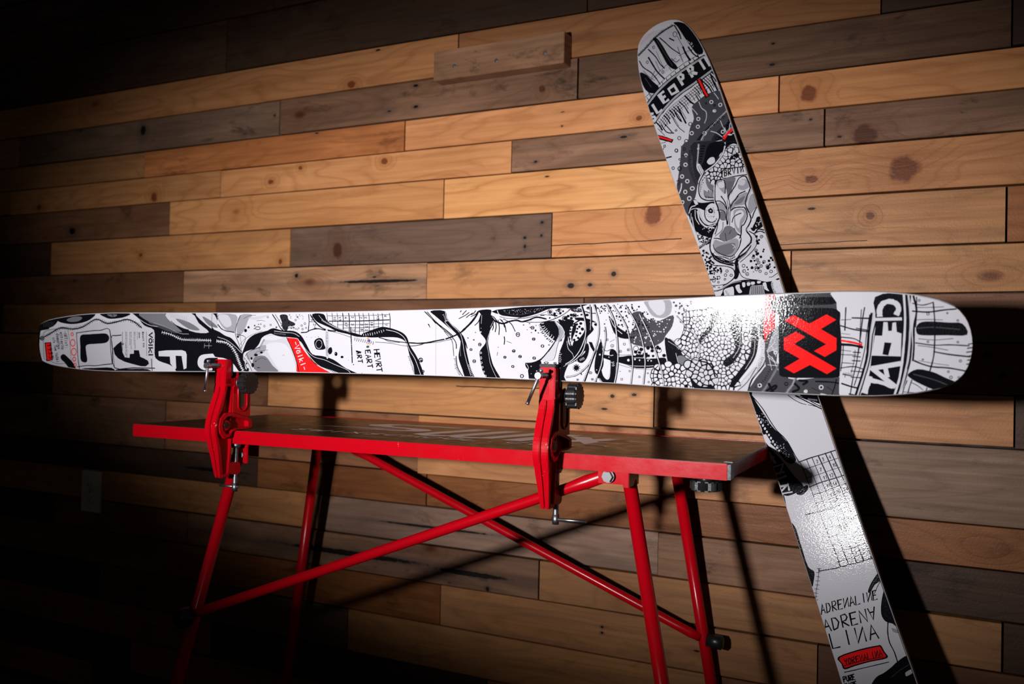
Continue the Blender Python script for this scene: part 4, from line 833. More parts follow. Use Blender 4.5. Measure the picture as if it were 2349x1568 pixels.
for a,w,c_ in (('535,610 560,690 600,750 660,770 705,765',7,'w'),('525,630 545,720 600,780 660,790 695,800',12,'w'),('500,620 505,700 540,760',6,'w'),('470,690 490,800 520,880 545,940',7,'g4'),('460,650 458,720',4,'w'),('700,700 715,740 690,760',5,'w')): l(c_,w,a)
p('w','520,840 560,870 600,880 640,900 640,930 560,985 530,960'); speck('k','560,800 690,790 660,880 640,960 560,980 520,870',90,5,10); speck('w','560,800 690,780 640,850',22,3,6)
l('k',10,'545,1000 600,960 645,930'); l('g2',14,'545,985 590,965 640,925')
p('w','690,520 720,340 1050,300 1060,420 1010,560 1060,700 1020,820 1060,900 990,1010 900,1150 760,1120 660,1040 660,900 720,740')
p('g2','790,310 905,295 870,400 830,520 815,420'); p('g3','930,370 965,310 1030,325 1048,380 985,420 935,405'); p('g4','940,320 1000,320 990,370 940,365'); p('g3','850,560 930,480 1010,440 1030,470 1000,560 900,580 860,640'); p('g2','890,560 950,500 1000,480 960,550')
p('g3','705,340 760,320 800,380 800,460 740,400'); p('w','730,350 780,340 790,390 740,395'); p('g3','720,560 780,540 810,620 820,700 790,690 750,620'); p('g2','740,640 790,640 800,720 750,710')
p('g3','890,620 990,610 1010,690 960,780 950,850 900,790 890,720'); p('w','900,650 960,620 990,660 950,720 940,800 910,760')
for a,w in (('700,520 700,400 715,330 750,315 790,322 803,380 800,450',8),('830,480 900,380 940,300 1000,280 1030,330 1052,400 1020,480 1002,560 1040,650 1058,710 1035,770 1010,820 1058,890 1050,950 990,1010 940,1070 905,1135',9),('700,520 730,600 745,680 725,745 690,820 668,880 650,960 662,1040 740,1110 850,1145 905,1150',10),('830,480 845,560 835,620 828,760',6),('855,560 850,640 845,770',5),('820,520 835,640 820,770',4),('760,480 800,540 820,620 815,700 820,760',8),('710,530 750,530 790,560 815,610',7),('930,480 880,540 850,600',8),('1000,430 940,460 900,520',9),('860,620 900,595 960,590 1000,600 1022,680 990,760 965,780 960,860 945,900',9),('870,740 885,690 930,660 960,650',8),('890,800 920,850 950,870',6),('720,620 770,620 800,650 810,720',6),('730,720 720,800 700,860',7),('780,740 770,820 700,880',5),('690,900 740,905 790,930',8),('850,890 900,870 945,870 960,910 940,990 900,1050',7)): l('k',w,a)
for i in range(7): l('g1',3,[(810+i*13,330),(815+i*11,380),(820+i*9,440+i%2*20)])
p('g3','680,965 700,915 745,930 790,940 830,930 900,900 935,925 930,990 900,1050 850,1082 760,1060 700,1025'); p('g2','740,880 780,820 800,785 840,775 880,795 920,850 900,890 830,925 780,930'); p('g2','700,1000 800,960 900,950 880,1040 800,1070 730,1040'); l('k',6,'680,965 700,1020 760,1058 850,1082 900,1052 940,985 955,920')
ticks('k',4,'700,1030 760,1062 850,1085 900,1058',12,16,1); l('k',4,'800,850 815,930');l('k',4,'860,820 840,860'); l('g4',6,'870,960 900,985 880,1000')
l('k',9,'670,1060 720,1090 760,1100 840,1130 920,1100 960,1040 1020,980 1060,940'); l('k',7,'680,1050 700,1075 790,1090 850,1110 900,1085'); l('k',11,'660,1040 700,1110 780,1150 880,1170'); ticks('k',6,'690,1110 780,1150 880,1165',13,26,-1)
p('k','905,1120 940,1080 1010,1030 1065,960 1070,1010 1000,1070 940,1120 925,1160 940,1240 920,1300 890,1300 900,1200 895,1150'); ticks('w',3,'930,1110 1000,1060 1060,985',10,16,1)
p('w','560,1010 650,1060 700,1130 860,1180 895,1230 890,1290 800,1370 700,1400 640,1300 600,1180'); l('k',7,'600,1120 640,1150 700,1172 800,1178 870,1200 895,1240 892,1290 840,1340 780,1375')
p('w','1075,960 1120,860 1200,900 1290,1100 1350,1250 1220,1310 1100,1312 980,1290 940,1230 930,1150 1000,1080'); p('g4','1080,870 1110,900 1120,960 1080,1050 1030,1080 1060,980'); l('k',6,'930,1150 942,1230 985,1292 1100,1315 1240,1300 1335,1240'); l('k',6,'1040,830 1110,880 1115,960 1080,1020 1010,1090 950,1140')
for _ in range(70):
    x=rnd.uniform(1020,1330);y=rnd.uniform(860,1270)
    if inside(x,y,P_('1110,860 1190,880 1240,980 1300,1130 1310,1200 1200,1210 1060,1200 1050,1090 1110,1000')): 
        if rnd.random()<.45: P('k',[(x-12,y-12),(x+12,y-10),(x+13,y+12),(x-11,y+13)])
        elif rnd.random()<.6: ring('k',5,f'{x:.0f},{y:.0f},14'); dot('k',f'{x:.0f},{y:.0f},6')
        else: dot('k',f'{x:.0f},{y:.0f},11')
ring('k',5,'985,1175,15 990,1228,16 1022,1258,15 1115,1210,16 1210,1252,12 1260,1232,14 1150,1230,12 1250,1295,9'); dot('k','985,1228,6 1020,1260,6 1070,1195,15 1030,1212,9 1085,1235,6 1020,1190,9')
speck('k','560,1010 650,1060 700,1160 780,1210 740,1300 660,1340 600,1180',62,6,13); ring('k',5,'820,1228,12 805,1268,13 862,1270,12 738,1295,14 690,1325,14 800,1310,9 735,1340,9 692,1388,9 740,1395,6')
l('k',10,'1060,800 1090,820 1120,700 1160,690'); p('k','1065,820 1100,740 1150,690 1185,760 1150,800 1100,810'); speck('w','1085,760 1150,700 1170,760 1100,790',8,4,7); l('k',6,'1115,590 1085,650 1070,700'); p('g3','1080,460 1120,560 1080,620 1040,660 1030,560 1050,480'); l('k',6,'1050,400 1015,500 1005,570 1045,650'); l('k',7,'1090,850 1150,830 1200,850');l('k',9,'1100,850 1130,810 1190,820')
# mouth
p('w','640,1400 760,1400 900,1340 1100,1320 1330,1300 1500,1500 1400,1600 700,1600')
p('k','775,1440 800,1390 880,1350 960,1332 1100,1330 1190,1340 1260,1330 1320,1350 1400,1500 1360,1600 760,1600'); l('k',12,'672,1432 760,1412 830,1370 900,1340 1000,1322 1120,1325 1240,1345 1335,1305'); l('g3',6,'700,1425 780,1400 860,1352 960,1330'); l('k',5,'640,1370 720,1372 800,1360')
p('w','790,1415 850,1390 885,1390 890,1480 860,1580 800,1560 795,1470'); ticks('k',3,'800,1430 830,1480',10,22,-1)
for a in ('905,1375 945,1362 950,1400 972,1435 942,1448 915,1415','972,1345 1000,1343 1002,1383 978,1388','1020,1343 1050,1342 1052,1368 1024,1375','1060,1338 1095,1335 1096,1358 1064,1364','1122,1330 1160,1330 1150,1350 1124,1350','1178,1350 1208,1342 1222,1395 1242,1428 1205,1415 1182,1385'): p('w',a)
p('g3','1055,1385 1110,1372 1180,1372 1195,1440 1210,1540 1050,1540')
for i in range(7): l('k',4,[(1068+i*20,1380),(1070+i*18,1430),(1062+i*22,1530)])
p('w','1260,1345 1330,1320 1420,1480 1320,1500 1280,1430'); ticks('k',3.5,'1255,1350 1270,1420 1310,1480',10,22,-1); dot('k','1320,1390,3 1350,1370,3 1380,1400,2 1365,1355,2')
# --- c8
use(A2,'c8')
P('w','-200,-120 800,-150 1500,1600 600,1600')

p('k','120,0 190,40 205,120 260,215 330,320 400,425 480,505 560,595 610,690 640,760 590,800 520,760 430,640 330,540 250,360 200,220 150,60')
l('w',5,'200,110 300,230 380,370 470,490 560,580 600,640 650,770'); l('k',7,'198,120 300,240 380,370 450,470 540,560 610,680 670,785'); l('k',6,'240,200 320,340 420,500 520,620 600,740')
for i in range(13): 
    t=i/12; x=228+t*240;y=290+t*380; dot('w',f'{x:.0f},{y:.0f},11,15')
speck('g3','250,290 330,290 400,440 330,420',40,3,6); speck('g3','380,560 520,600 600,760 520,760',50,3,6)
l('k',5,'560,115 620,160 690,195 740,208'); l('k',8,'630,120 720,165 800,205 890,250'); l('k',7,'640,118 760,160 830,200 890,230'); p('k','680,110 900,120 900,200 830,185 740,150'); ticks('w',3,'760,145 860,160',12,18); l('k',4,'760,210 830,225 900,250')
p('k','265,470 300,540 400,660 520,790 620,920 720,1030 640,1090 520,1115 470,980 380,740 300,560'); P('w','302,512 340,502 392,585 372,598 335,560 318,570'); p('w','255,400 280,410 300,470 290,480')
for a,w in (('370,690 430,790',22),('385,745 420,730',14),('420,830 510,800 480,900',16),('430,900 520,880',16),('440,960 540,920',18),('460,1030 560,1010 570,1060',18),('490,1075 560,1000',14),('480,1100 600,1080',12),('400,660 430,670',16)): S('g4',w,a)
p('k','520,1120 560,1300 620,1500 680,1700 640,1700 540,1400 500,1150'); p('k','640,1090 740,1010 760,1050 700,1110')
for i in range(16): S('w',3,[(530+i*8,1200+i*27),(570+i*8,1190+i*27)])
# calendar grid on ski2 : function of (u down the ski, v across) in crop px
def gp(u,v): # u 0..1 from top line to bottom line ; v 0..1 from left to right
    tl=np.array([680,775.]);tr=np.array([1045,655.]); bl=np.array([1096,1860.]);br=np.array([1545,1700.])  # bottom in c8 coordinates (c9 region)
    a=tl+(tr-tl)*v; b=bl+(br-bl)*v; return a+(b-a)*u
for k,u in enumerate(np.linspace(0,1,14)): 
    l('g0',(9,5,4,8,5,4,8,4,5,7,4,8,5,11)[k],[tuple(gp(u+rnd.uniform(-.004,.004),v)) for v in (-.02,.3,.65,1.03)])
for k,v in enumerate((0,.17,.33,.5,.68,.84,1.0)): l('g0',(5,5,6,9,9,8,5)[k],[tuple(gp(u,v+rnd.uniform(-.012,.012))) for u in (0,.25,.5,.75,1)])
nums=['2','3','4','7','10','11','12','15','16','17','20','21','22','2','6','27','31','32','35','36','8','39','42','2','41','48','5','3']
n_=0
for i in range(13):
    for v in (.38,.54,.72):
        if n_<len(nums) and rnd.random()<.8:
            o=gp((i+.78)/13,v); text('g0',4.5,nums[n_],tuple(o),(17,-5),(-9,-34),1.3,.05); n_+=1
p('g0','1030,1430 1150,1370 1245,1300 1268,1342 1180,1392 1090,1455'); l('k',8,'730,1305 850,1280 1030,1240'); l('g0',5,'735,1310 900,1275'); l('k',5,'1060,1470 1180,1410 1270,1360')
# --- c9
use(A2,'c9')
P('w','520,480 1100,340 1300,700 1500,1400 1600,2200 900,2300 640,1400 500,700')
l('g0',9,'548,465 650,448 750,430 850,400 920,386 1085,330'); stitch('k',4,'550,440 545,520 535,600 522,680 520,780',33,20,4)
p('k','280,0 330,60 380,240 440,420 500,470 495,560 480,640 470,680 400,480 340,220'); 
p('k','1030,655 1060,580 1120,490 1150,470 1170,520 1150,560 1095,600 1055,670 1035,675'); l('k',5,'1160,545 1120,620 1090,690'); l('g1',4,'1050,640 1090,570 1130,520')
text('k',9,'ADREnALInE',(574,885),(41,-11),(-11,-88),1.38,.05)
text('k',11,'ADRENY',(610,1060),(62,-16),(-24,-116),1.42,.04)
text('k',12,'LInA',(685,1218),(82,-18),(-34,-140),1.5,.03)
p('k','738,1302 945,1228 1120,1190 1158,1192 1190,1250 1220,1312 1050,1350 900,1392 800,1424 770,1370'); p('r','756,1308 945,1242 1120,1203 1150,1206 1180,1258 1200,1304 1050,1338 900,1378 806,1408 784,1370')
text('k',7,'YDREnALInA',(808,1382),(27,-7),(-12,-56),1.38,.06); l('k',5,'790,1392 950,1345 1180,1300'); l('k',7,'800,1452 900,1430 1050,1395 1232,1352')
text('k',10,'PURE',(796,1548),(21,-5),(-12,-52),1.4,.02); text('k',10,'BLOOD'[:0]+'FIRE',(815,1618),(21,-5),(-12,-52),1.4,.02)
p('k','1185,655 1215,690 1300,960 1330,985 1240,970 1190,945 1158,880 1160,770'); p('k','1180,655 1400,800 1400,1000 1250,960'); speck('g1','1180,700 1230,750 1250,930 1180,900',16,2,4)
l('k',9,'1225,960 1222,1060 1240,1160 1285,1250 1320,1355'); p('g3','1260,1020 1320,1040 1340,1070 1280,1060'); p('k','1440,1280 1320,1345 1260,1400 1180,1460 1110,1500 1050,1600 1000,1800 1700,1900 1700,1300'); p('g4','1400,1450 1460,1420 1480,1445 1410,1490 1395,1475'); l('g1',5,'1260,1500 1330,1440 1440,1370')

def glyphs(s, o, adv, upv, gap=1.3):
    o = np.array(o); adv = np.array(adv); upv = np.array(upv); r = []
    for i, ch in enumerate(s):
        for st in F[ch]: r.append([tuple(o+adv*(i*gap+x/4)+upv*(y/6)) for x, y in P_(st)])
    return r
bm = flat_strokes(glyphs('SWIXSCHOOL.COM', (.325, .088), (.0325, 0), (.006, .030), 1.30), .0052, Zt+.0009)
me = bpy.data.meshes.new('printed_lettering'); bm.to_mesh(me); bm.free(); link('printed_lettering', me, M_print, tab); bpy.data.objects['printed_lettering']['kind'] = 'stuff'
bm = bmesh.new()
PZ = [0]
def poly(pts):
    PZ[0] += 1; vs = [bm.verts.new((x, y, Zt+.0009+PZ[0]*.000004)) for x, y in pts]; bm.faces.new(vs)
def slab(x0, x1, y0, y1, wd, sl): poly([(x0, y0), (x0+wd, y0), (x1+wd, y1), (x1, y1)])
# winged S W I X mark
poly([(.305, .205), (.44, .215), (.50, .235), (.44, .232)])
for q in (((.372, .300), (.40, .335), (.47, .345), (.60, .340), (.56, .325), (.44, .322), (.425, .300), (.445, .280)), ((.425, .300), (.445, .280), (.54, .262), (.565, .235), (.55, .205), (.50, .190), (.40, .188), (.45, .205), (.505, .215), (.515, .235), (.49, .248), (.39, .270), (.372, .300))): poly(q)
for x in (.565, .635, .705): poly([(x, .155), (x+.030, .150), (x+.085, .335), (x+.045, .335)])
poly([(.565, .155), (.600, .130), (.672, .155), (.640, .165)]); poly([(.635, .155), (.672, .130), (.742, .155), (.710, .165)])
poly([(.760, .140), (.800, .140), (.830, .270), (.790, .270)]); poly([(.797, .295), (.837, .295), (.848, .335), (.808, .335)])
poly([(.815, .140), (.855, .140), (.955, .300), (.915, .300)]); poly([(.925, .140), (.965, .140), (.875, .300), (.835, .300)])
poly([(.90, .235), (1.02, .262), (.93, .262)])
me = bpy.data.meshes.new('printed_emblem'); bm.to_mesh(me); bm.free(); link('printed_emblem', me, M_print, tab)

# legs and braces (tubes, each a part)
def leg(A, B): 
    m = TB(); m.tube([A, B], .0112, 20); o = m.build('leg', M_red, tab)
    d = (Vector(A)-Vector(B)).normalized(); m = MB(); m.tube([Vector(B)+d*.03, Vector(B)], [.0125, .0135], 16); m.build('rubber_foot', M_rubber, o, 'black rubber foot')
def on(x0, z0, x1, z1, ytop, yk):
    f = lambda z: ytop+yk*(-z)
    sl = (x1-x0)/(z1-z0); 
    return (x0+sl*(-.022-z0), f(-.022), Zt-.022), (x0+sl*(FZ-.898-z0), f(FZ-.898), FZ+.002)
LG = {'fl': on(.2300, -.098, .1640, -.487, .05, -.16), 'fr': on(1.0320, -.028, 1.1060, -.330, .05, -.16),
      'bl': on(.1540, -.085, .0560, -.635, .40, .07), 'br': on(1.0200, -.076, 1.0860, -.470, .40, .07)}
for k in LG: leg(*LG[k])
def at(k, dz):
    A, B = map(Vector, LG[k]); return A+(B-A)*((dz+.022)/(FZ-.898+.022))
def brace(A, B, side):
    A = Vector(A); B = Vector(B); d = (B-A).normalized(); L = (B-A).length
    pts = [A, A+d*.030, A+d*.055, A+d*.085, B-d*.05, B-d*.02, B]
    m = TB(); m.tube(pts, [.0095, .0105, .0115, .0092, .0092, .0095, .0075], 18, flat=[.35, .45, .95, 1, 1, .8, .45]); return m.build('brace', M_red, tab)
b1 = brace((1.022, .028, Zt-.026), tuple(at('fl', -.352)+Vector((.006, -.010, 0))), 1)
m = TB(); q = at('fl', -.358); m.tube([q+Vector((-.002, -.008, 0)), q+Vector((-.004, -.013, 0)), q+Vector((-.008, -.034, 0)), q+Vector((-.009, -.038, 0))], [.010, .0185, .0185, .012], 20); m.build('brace_knob', M_black, tab, 'round black locking knob')
m = TB(); q = Vector((1.0095, .013, Zt-.0335)); m.tube([q, q+Vector((0, -.007, 0))], .0085, 6); m.tube([q+Vector((0, .002, 0)), q], .010, 18); m.build('hinge_bolt', M_zinc, tab)
m = TB(); m.box((.990, .020, Zt-.046), (1.038, .024, Zt-.020), .001); m.build('hinge_bracket', M_red, tab)
m = TB(); m.box((1.036, .006, Zt-.048), (1.046, .060, Zt-.020), .001); m.build('hinge_bracket', M_red, tab)
q2 = at('br', -.385)
b2 = brace((.215, .405, Zt-.050), tuple(q2+Vector((-.004, -.012, 0))), 1)
m = TB(); m.tube([q2+Vector((.008, -.004, -.004)), q2+Vector((.036, -.004, -.006)), q2+Vector((.040, -.004, -.006))], [.013, .014, .009], 18); m.build('brace_knob', M_black, tab, 'round black locking knob')
m = TB(); m.box((.19, .395, Zt-.060), (.235, .399, Zt-.022), .001); m.build('hinge_bracket', M_red, tab)
m = TB(); m.box((.236, .040, Zt-.066), (.262, .044, Zt-.022), .001); m.build('hinge_bracket', M_red, tab)
m = TB(); m.box((.212, .100, Zt-.060), (.238, .104, Zt-.022), .001); m.build('hinge_bracket', M_red, tab)
m = TB(); m.tube([(.249, .040, Zt-.050), (.249, .035, Zt-.050)], .006, 6); m.build('hinge_bolt', M_zinc, tab)
# star knob under the right end
m = TB(); prof = []
for i in range(32):
    a = i*2*math.pi/32; r = .0235+.0022*math.cos(a*8); prof.append((1.145+r*math.cos(a), .100+r*math.sin(a)))
m.prism(prof, Zt-.055, Zt-.039, 'z', .002); m.tube([(1.145, .100, Zt-.039), (1.145, .100, Zt-.033)], [.014, .010], 16); m.build('star_knob', M_black, tab, 'black star knob under the right end')
m = TB(); m.tube([(1.145, .100, Zt-.034), (1.145, .100, Zt-.022)], .009, 14); m.build('knob_stem', M_red, tab)
m = TB(); m.tube([(.072, .12, Zt-.022), (.072, .12, Zt-.033)], [.010, .006], 14); m.build('rivet_stud', M_red, tab)

# ------------------------------------------------------------------ clamps
def clamp(xc, dz, label, barx, barz, cap):
    r = empty('ski_clamp', mat=tmat(tab.matrix_world @ Vector((xc, 0, Zt)))); tag(r, label, 'clamp', 'red clamps on the front edge of the table')
    h = .0135
    # cast body: two ribs in front with a groove between, web behind, inner flange
    spine = [(-.026, .088), (-.030, .070), (-.038, .048), (-.047, .026), (-.050, .010), (-.049, -.004), (-.043, -.022), (-.036, -.045), (-.030, -.070), (-.026, -.086)]
    wl = [-h, -h, -h*.98, -h*.97, -h, -h, -h*.92, -h*.78, -h*.62, -h*.52]
    t_ = np.arange(28)/3; wl = [float(v) for v in np.interp(t_, range(10), wl)]; spine = [tuple(map(float, q)) for q in catmull(spine, False, 3)]
    m = MB()
    m.ribbon(spine, .007, [(a, -.0010) for a in wl]); m.ribbon(spine, .007, [(.0010, -a*.96) for a in wl])
    m.ribbon([(y+.0035, z) for y, z in spine], .003, [(-.004, .004)]*len(spine), 0)
    inner = [(-.010, .088), (-.010, .060), (-.012, .040), (-.018, .020), (-.0200, .004)]
    webp = [(y+.003, z) for y, z in spine]+[(-.008, -.086), (-.004, -.060), (-.0035, -.030), (-.0035, .004), (-.006, .040), (-.006, .088)]
    m.prism(webp, -.0028, .0028, 'x')
    m.ribbon([(-.0045, .0), (-.005, -.028), (-.006, -.050), (-.008, -.075), (-.012, -.085)], .004, [(-.0085, .0085), (-.0085, .0085), (-.008, .008), (-.0075, .0075), (-.007, .007)])
    m.prism([(-.027, -.080), (-.006, -.080), (-.006, -.087), (-.027, -.087)], -.0075, .0075, 'x', .001)
    m.ribbon([(-.008, .088), (-.008, .040), (-.010, .018)], .005, [(-h*.7, h*.7)]*3)
    m.prism([(-.010, -.058), (.022, -.062), (.026, -.068), (.026, -.080), (.020, -.085), (-.010, -.082)], -.0075, .0075, 'x', .0015)   # boss of the table screw
    m.build('clamp_body', M_redworn, r)
    # upper jaw: an open cup reaching over the table top
    m = MB()
    def lobe(s): return [(-.044, .012), (-.040, .026), (-.028, .035), (-.012, .036), (.010, .030), (.034, .024), (.045, .019), (.046, .005), (.030, .0025), (.004, .0025), (-.008, -.001), (-.016, -.010), (-.030, -.012), (-.041, -.002)]
    P0 = lobe(1); cyc = sum(a for a, b in P0)/len(P0); czc = sum(b for a, b in P0)/len(P0)
    inn = [(cyc+(a-cyc)*.80, czc+(b-czc)*.72) for a, b in P0]; n = len(P0)
    for sgn in (1, -1):
        xo, xi = sgn*.0145, sgn*.004
        A = [m.bm.verts.new((xo, a, b)) for a, b in P0]; B = [m.bm.verts.new((xo, a, b)) for a, b in inn]; D = [m.bm.verts.new((xi, a, b)) for a, b in inn]
        for k in range(n):
            m.bm.faces.new((A[k], A[(k+1) % n], B[(k+1) % n], B[k])); m.bm.faces.new((B[k], B[(k+1) % n], D[(k+1) % n], D[k]))
        m.bm.faces.new(D)
        if sgn == 1: A1_ = A
        else:
            for k in range(n): m.bm.faces.new((A1_[k], A1_[(k+1) % n], A[(k+1) % n], A[k]))
    m.tube([(.004, -.024, .012), (.0130, -.024, .012)], .0095, 22); m.tube([(-.004, -.024, .012), (-.0130, -.024, .012)], .0095, 22)
    m.build('upper_jaw', M_redworn, r)
    m = MB(); m.tube([(.0128, -.024, .012), (.0136, -.024, .012)], .0065, 20); m.build('jaw_pin', M_black, r)
    # slotted plate with raised ring, sliding head, black knob
    m = MB(); m.box((.0070, -.006, .026), (.0112, .044, .0890), .0008)
    o_ = [(.0122, .0195+.0125*math.cos(a), (.078 if math.sin(a) > 0 else .050)+.0125*math.sin(a)) for a in [i*math.pi/12 for i in range(25)]]
    m.tube(o_, .0016, 8, cap=False); m.box((-.0112, -.004, .030), (-.0070, .030, .0890), .0008)
    m.build('slotted_plate', M_red, r)
    m = MB(); m.prism([(.0195+.0045*math.cos(a), (.076 if math.sin(a) > 0 else .049)+.0045*math.sin(a)) for a in [i*math.pi/10 for i in range(20)]], .0108, .01145, 'x'); m.build('slot', M_slot, r)
    zt = .137+dz
    m = MB()
    m.box((-h, -.0310, .089), (h, -.0138, zt), .0014)                                                    # front jaw face
    m.box((h-.0035, -.030, .086), (h, .0095, .1008), .001); m.box((-h, -.030, .086), (-h+.0035, .0095, .1008), .001)
    m.box((h-.0035, -.006, .084), (h+.0005, .034, .101), .001)
    m.tube([(0, -.0325, .124), (0, -.0300, .124)], .0105, 24)
    m.ribbon([(-.0312, .112), (-.0312, .094)], .0014, (-.0022, -.0006), 0); m.ribbon([(-.0312, .112), (-.0312, .094)], .0014, (.0006, .0022), 0)
    m.box((-h*.8, .0038, .089), (h*.8, .0098, .124), .0012); m.box((-h*.8, -.030, .084), (h*.8, .0098, .0935), .0012)
    m.build('sliding_head', M_redworn, r)
    m = MB(); m.box((-h-.0004, -.0316, zt-.0002), (h+.0004, -.0130, zt+.0052), .0012) if cap else m.box((-h, -.0139, .1045), (h, -.0104, zt-.003), .0008); m.build('jaw_pad', M_rubber, r, 'black rubber jaw pad')
    if cap: m = MB(); m.box((-h, -.0139, .1045), (h+.002, -.0104, zt+.001), .0008); m.build('jaw_pad', M_rubber, r, 'black rubber jaw pad')
    m = MB(); prof = []
    for i in range(48):
        a = i*2*math.pi/48; rr = .0208-.0022*max(0, math.cos(a*8))**2; prof.append((.0115+rr*math.cos(a), .0915+rr*math.sin(a)))
    m.prism(prof, .0215, .0400, 'x', .0022)
    m.tube([(.0155, .0115, .0915), (.0215, .0115, .0915)], [.0105, .0125], 20)
    m.build('knob', M_black, r)
    m = MB(); m.tube([(.0128, .0115, .0915), (.0145, .0115, .0915)], .0125, 24); m.tube([(.0145, .0115, .0915), (.0165, .0115, .0915)], .0090, 6); m.build('washer', M_steel, r)
    # ski screw with tommy bar
    m = MB(); a, b = screw_pts((0, -.030, .124), (0, -.058, .124), .0046, .0016); m.tube(a, b, 12); m.tube([(0, -.058, .124), (0, -.069, .124)], .0052, 14)
    scw = m.build('ski_screw', M_steel, r)
    q = Vector((0, -.0635, .124)); d = Vector((barx, 0, barz)).normalized()
    m = MB(); m.tube([q-d*.010, q+d*.046], .0027, 12); m.tube([q-d*.011, q-d*.007], .0036, 12); m.tube([q+d*.045, q+d*.049], .0032, 12); m.build('tommy_bar', M_steel, scw)
    # table screw under the edge
    m = MB(); a, b = screw_pts((0, .018, -.034), (0, .018, -.104), .0052, .0017); m.tube(a, b, 12); m.tube([(0, .018, -.102), (0, .018, -.118)], .0056, 14)
    tsc = m.build('table_screw', M_steel, r)
    m = MB(); m.tube([(0, .018, -.034), (0, .018, -.0255)], [.0075, .0110], 18); m.build('pressure_pad', M_steel, tsc)
    m = MB()
    if cap: m.tube([(-.007, .018, -.110), (.052, .020, -.1095)], .0026, 12)
    else: m.tube([(-.030, .010, -.108), (.010, .019, -.109)], .0026, 12)
    m.build('tommy_bar', M_steel, tsc)
    return r
tab_mw = tab.matrix_world.copy()
clamp(.920, 0, 'red clamp under the middle of the horizontal ski, black rubber cap and long side lever', -.42, -1, True)
clamp(.2525, -.001, 'red clamp at the left end of the table holding the ski tail, bright edge highlight', -.10, -1, False)

# ------------------------------------------------------------------ skis
def skimat(name, print_=False):
    m, nt, bs = newmat(name); lk = nt.links.new
    tc = nd(nt, 'ShaderNodeTexCoord'); v = tc.outputs['Object']
    if print_:
        at_ = nd(nt, 'ShaderNodeAttribute'); at_.attribute_name = 'ink'; col = at_.outputs['Color']
        col = mixc(nt, mapr(nt, noise(nt, v, 180, 4, .7), .5, .75, 0, .16), col, (.5, .49, .5)) if False else col
    else:
        col = mixc(nt, mapr(nt, noise(nt, v, 14, 5, .6), .5, .75, 0, .22), (.54, .532, .56), (.42, .42, .455))
    lk(col, bs.inputs['Base Color']); bs.inputs['Roughness'].default_value = .075; bs.inputs['Specular IOR Level'].default_value = .11
    sp = nd(nt, 'ShaderNodeSeparateXYZ'); lk(v, sp.inputs[0])
    rows_ = mth(nt, 'SINE', mth(nt, 'MULTIPLY', mth(nt, 'ADD', sp.outputs[1], mth(nt, 'MULTIPLY', noise(nt, v, 300, 1), .0004)), 2*math.pi/.0021))
    vo = nd(nt, 'ShaderNodeTexVoronoi'); lk(vscale(nt, v, (560, 330, 1)), vo.inputs['Vector']); vo.inputs['Scale'].default_value = 1
    hgt = mth(nt, 'ADD', mth(nt, 'MULTIPLY', rows_, .13), mth(nt, 'MULTIPLY', vo.outputs['Distance'], .75))
    lk(bumpn(nt, hgt, SKIB, .00045), bs.inputs['Normal'])
    return m
SKIB = .145
M_top = skimat('gloss_white_topsheet'); M_ink = skimat('gloss_printed_ink', True)
LSKI = 1.8015
PROF = [(.0215, .0), (.0217, .0240), (.0245, .0318), (.0300, .0395), (.0385, .0436), (.052, .0477), (.0705, .0508), (.100, .0544), (.131, .0573), (.170, .0592), (.229, .0604), (.32, .0594), (.44, .0579), (.56, .0564), (.65, .0557), (.75, .0556), (.86, .0559), (.95, .0565), (1.0, .0570), (1.07, .0583), (1.14, .0597), (1.22, .0615), (1.30, .0629), (1.38, .0663), (1.45, .0689), (1.52, .0707), (1.58, .0719), (1.63, .0727), (1.655, .0723), (1.68, .0716), (1.70, .0702), (1.72, .0679), (1.736, .0655), (1.75, .0622), (1.762, .0588), (1.772, .0546), (1.780, .0505), (1.786, .0455), (1.791, .0392), (1.7955, .0305), (1.7985, .0210), (1.8003, .0110), (1.8010, .0)]
PS = np.array([a for a, b in PROF]); PH = np.array([b for a, b in PROF])
cuts = sorted(set([round(float(a), 5) for a in PS]+[round(a, 3) for a in np.arange(.06, 1.8, .03)]))
cuts = [c for i, c in enumerate(cuts) if i == 0 or c-cuts[i-1] > .0005]
def hwid(s): return float(np.interp(s, PS, PH))
def rise(s):
    tip = min(max((s-(LSKI-.16))/.16, 0), 1); tail = min(max((.16-s)/.16, 0), 1); rk = min(max(s-1.1, 0), 1)
    return .008*tip*tip+.012*tail*tail+.05*rk*rk
def thick(s): return .0035+.0085*max(0, 1-abs((s-.9)/.86)**2.2)
INK = {'k': (.005, .005, .007), 'g0': (.020, .020, .024), 'g1': (.050, .049, .055), 'g2': (.14, .138, .152), 'g3': (.27, .265, .29), 'g4': (.46, .455, .485), 'w': (.54, .532, .56), 'r': (.80, .012, .012), 'o': (.75, .30, .12), 'b': (.05, .07, .35), 'n': (.03, .07, .04)}
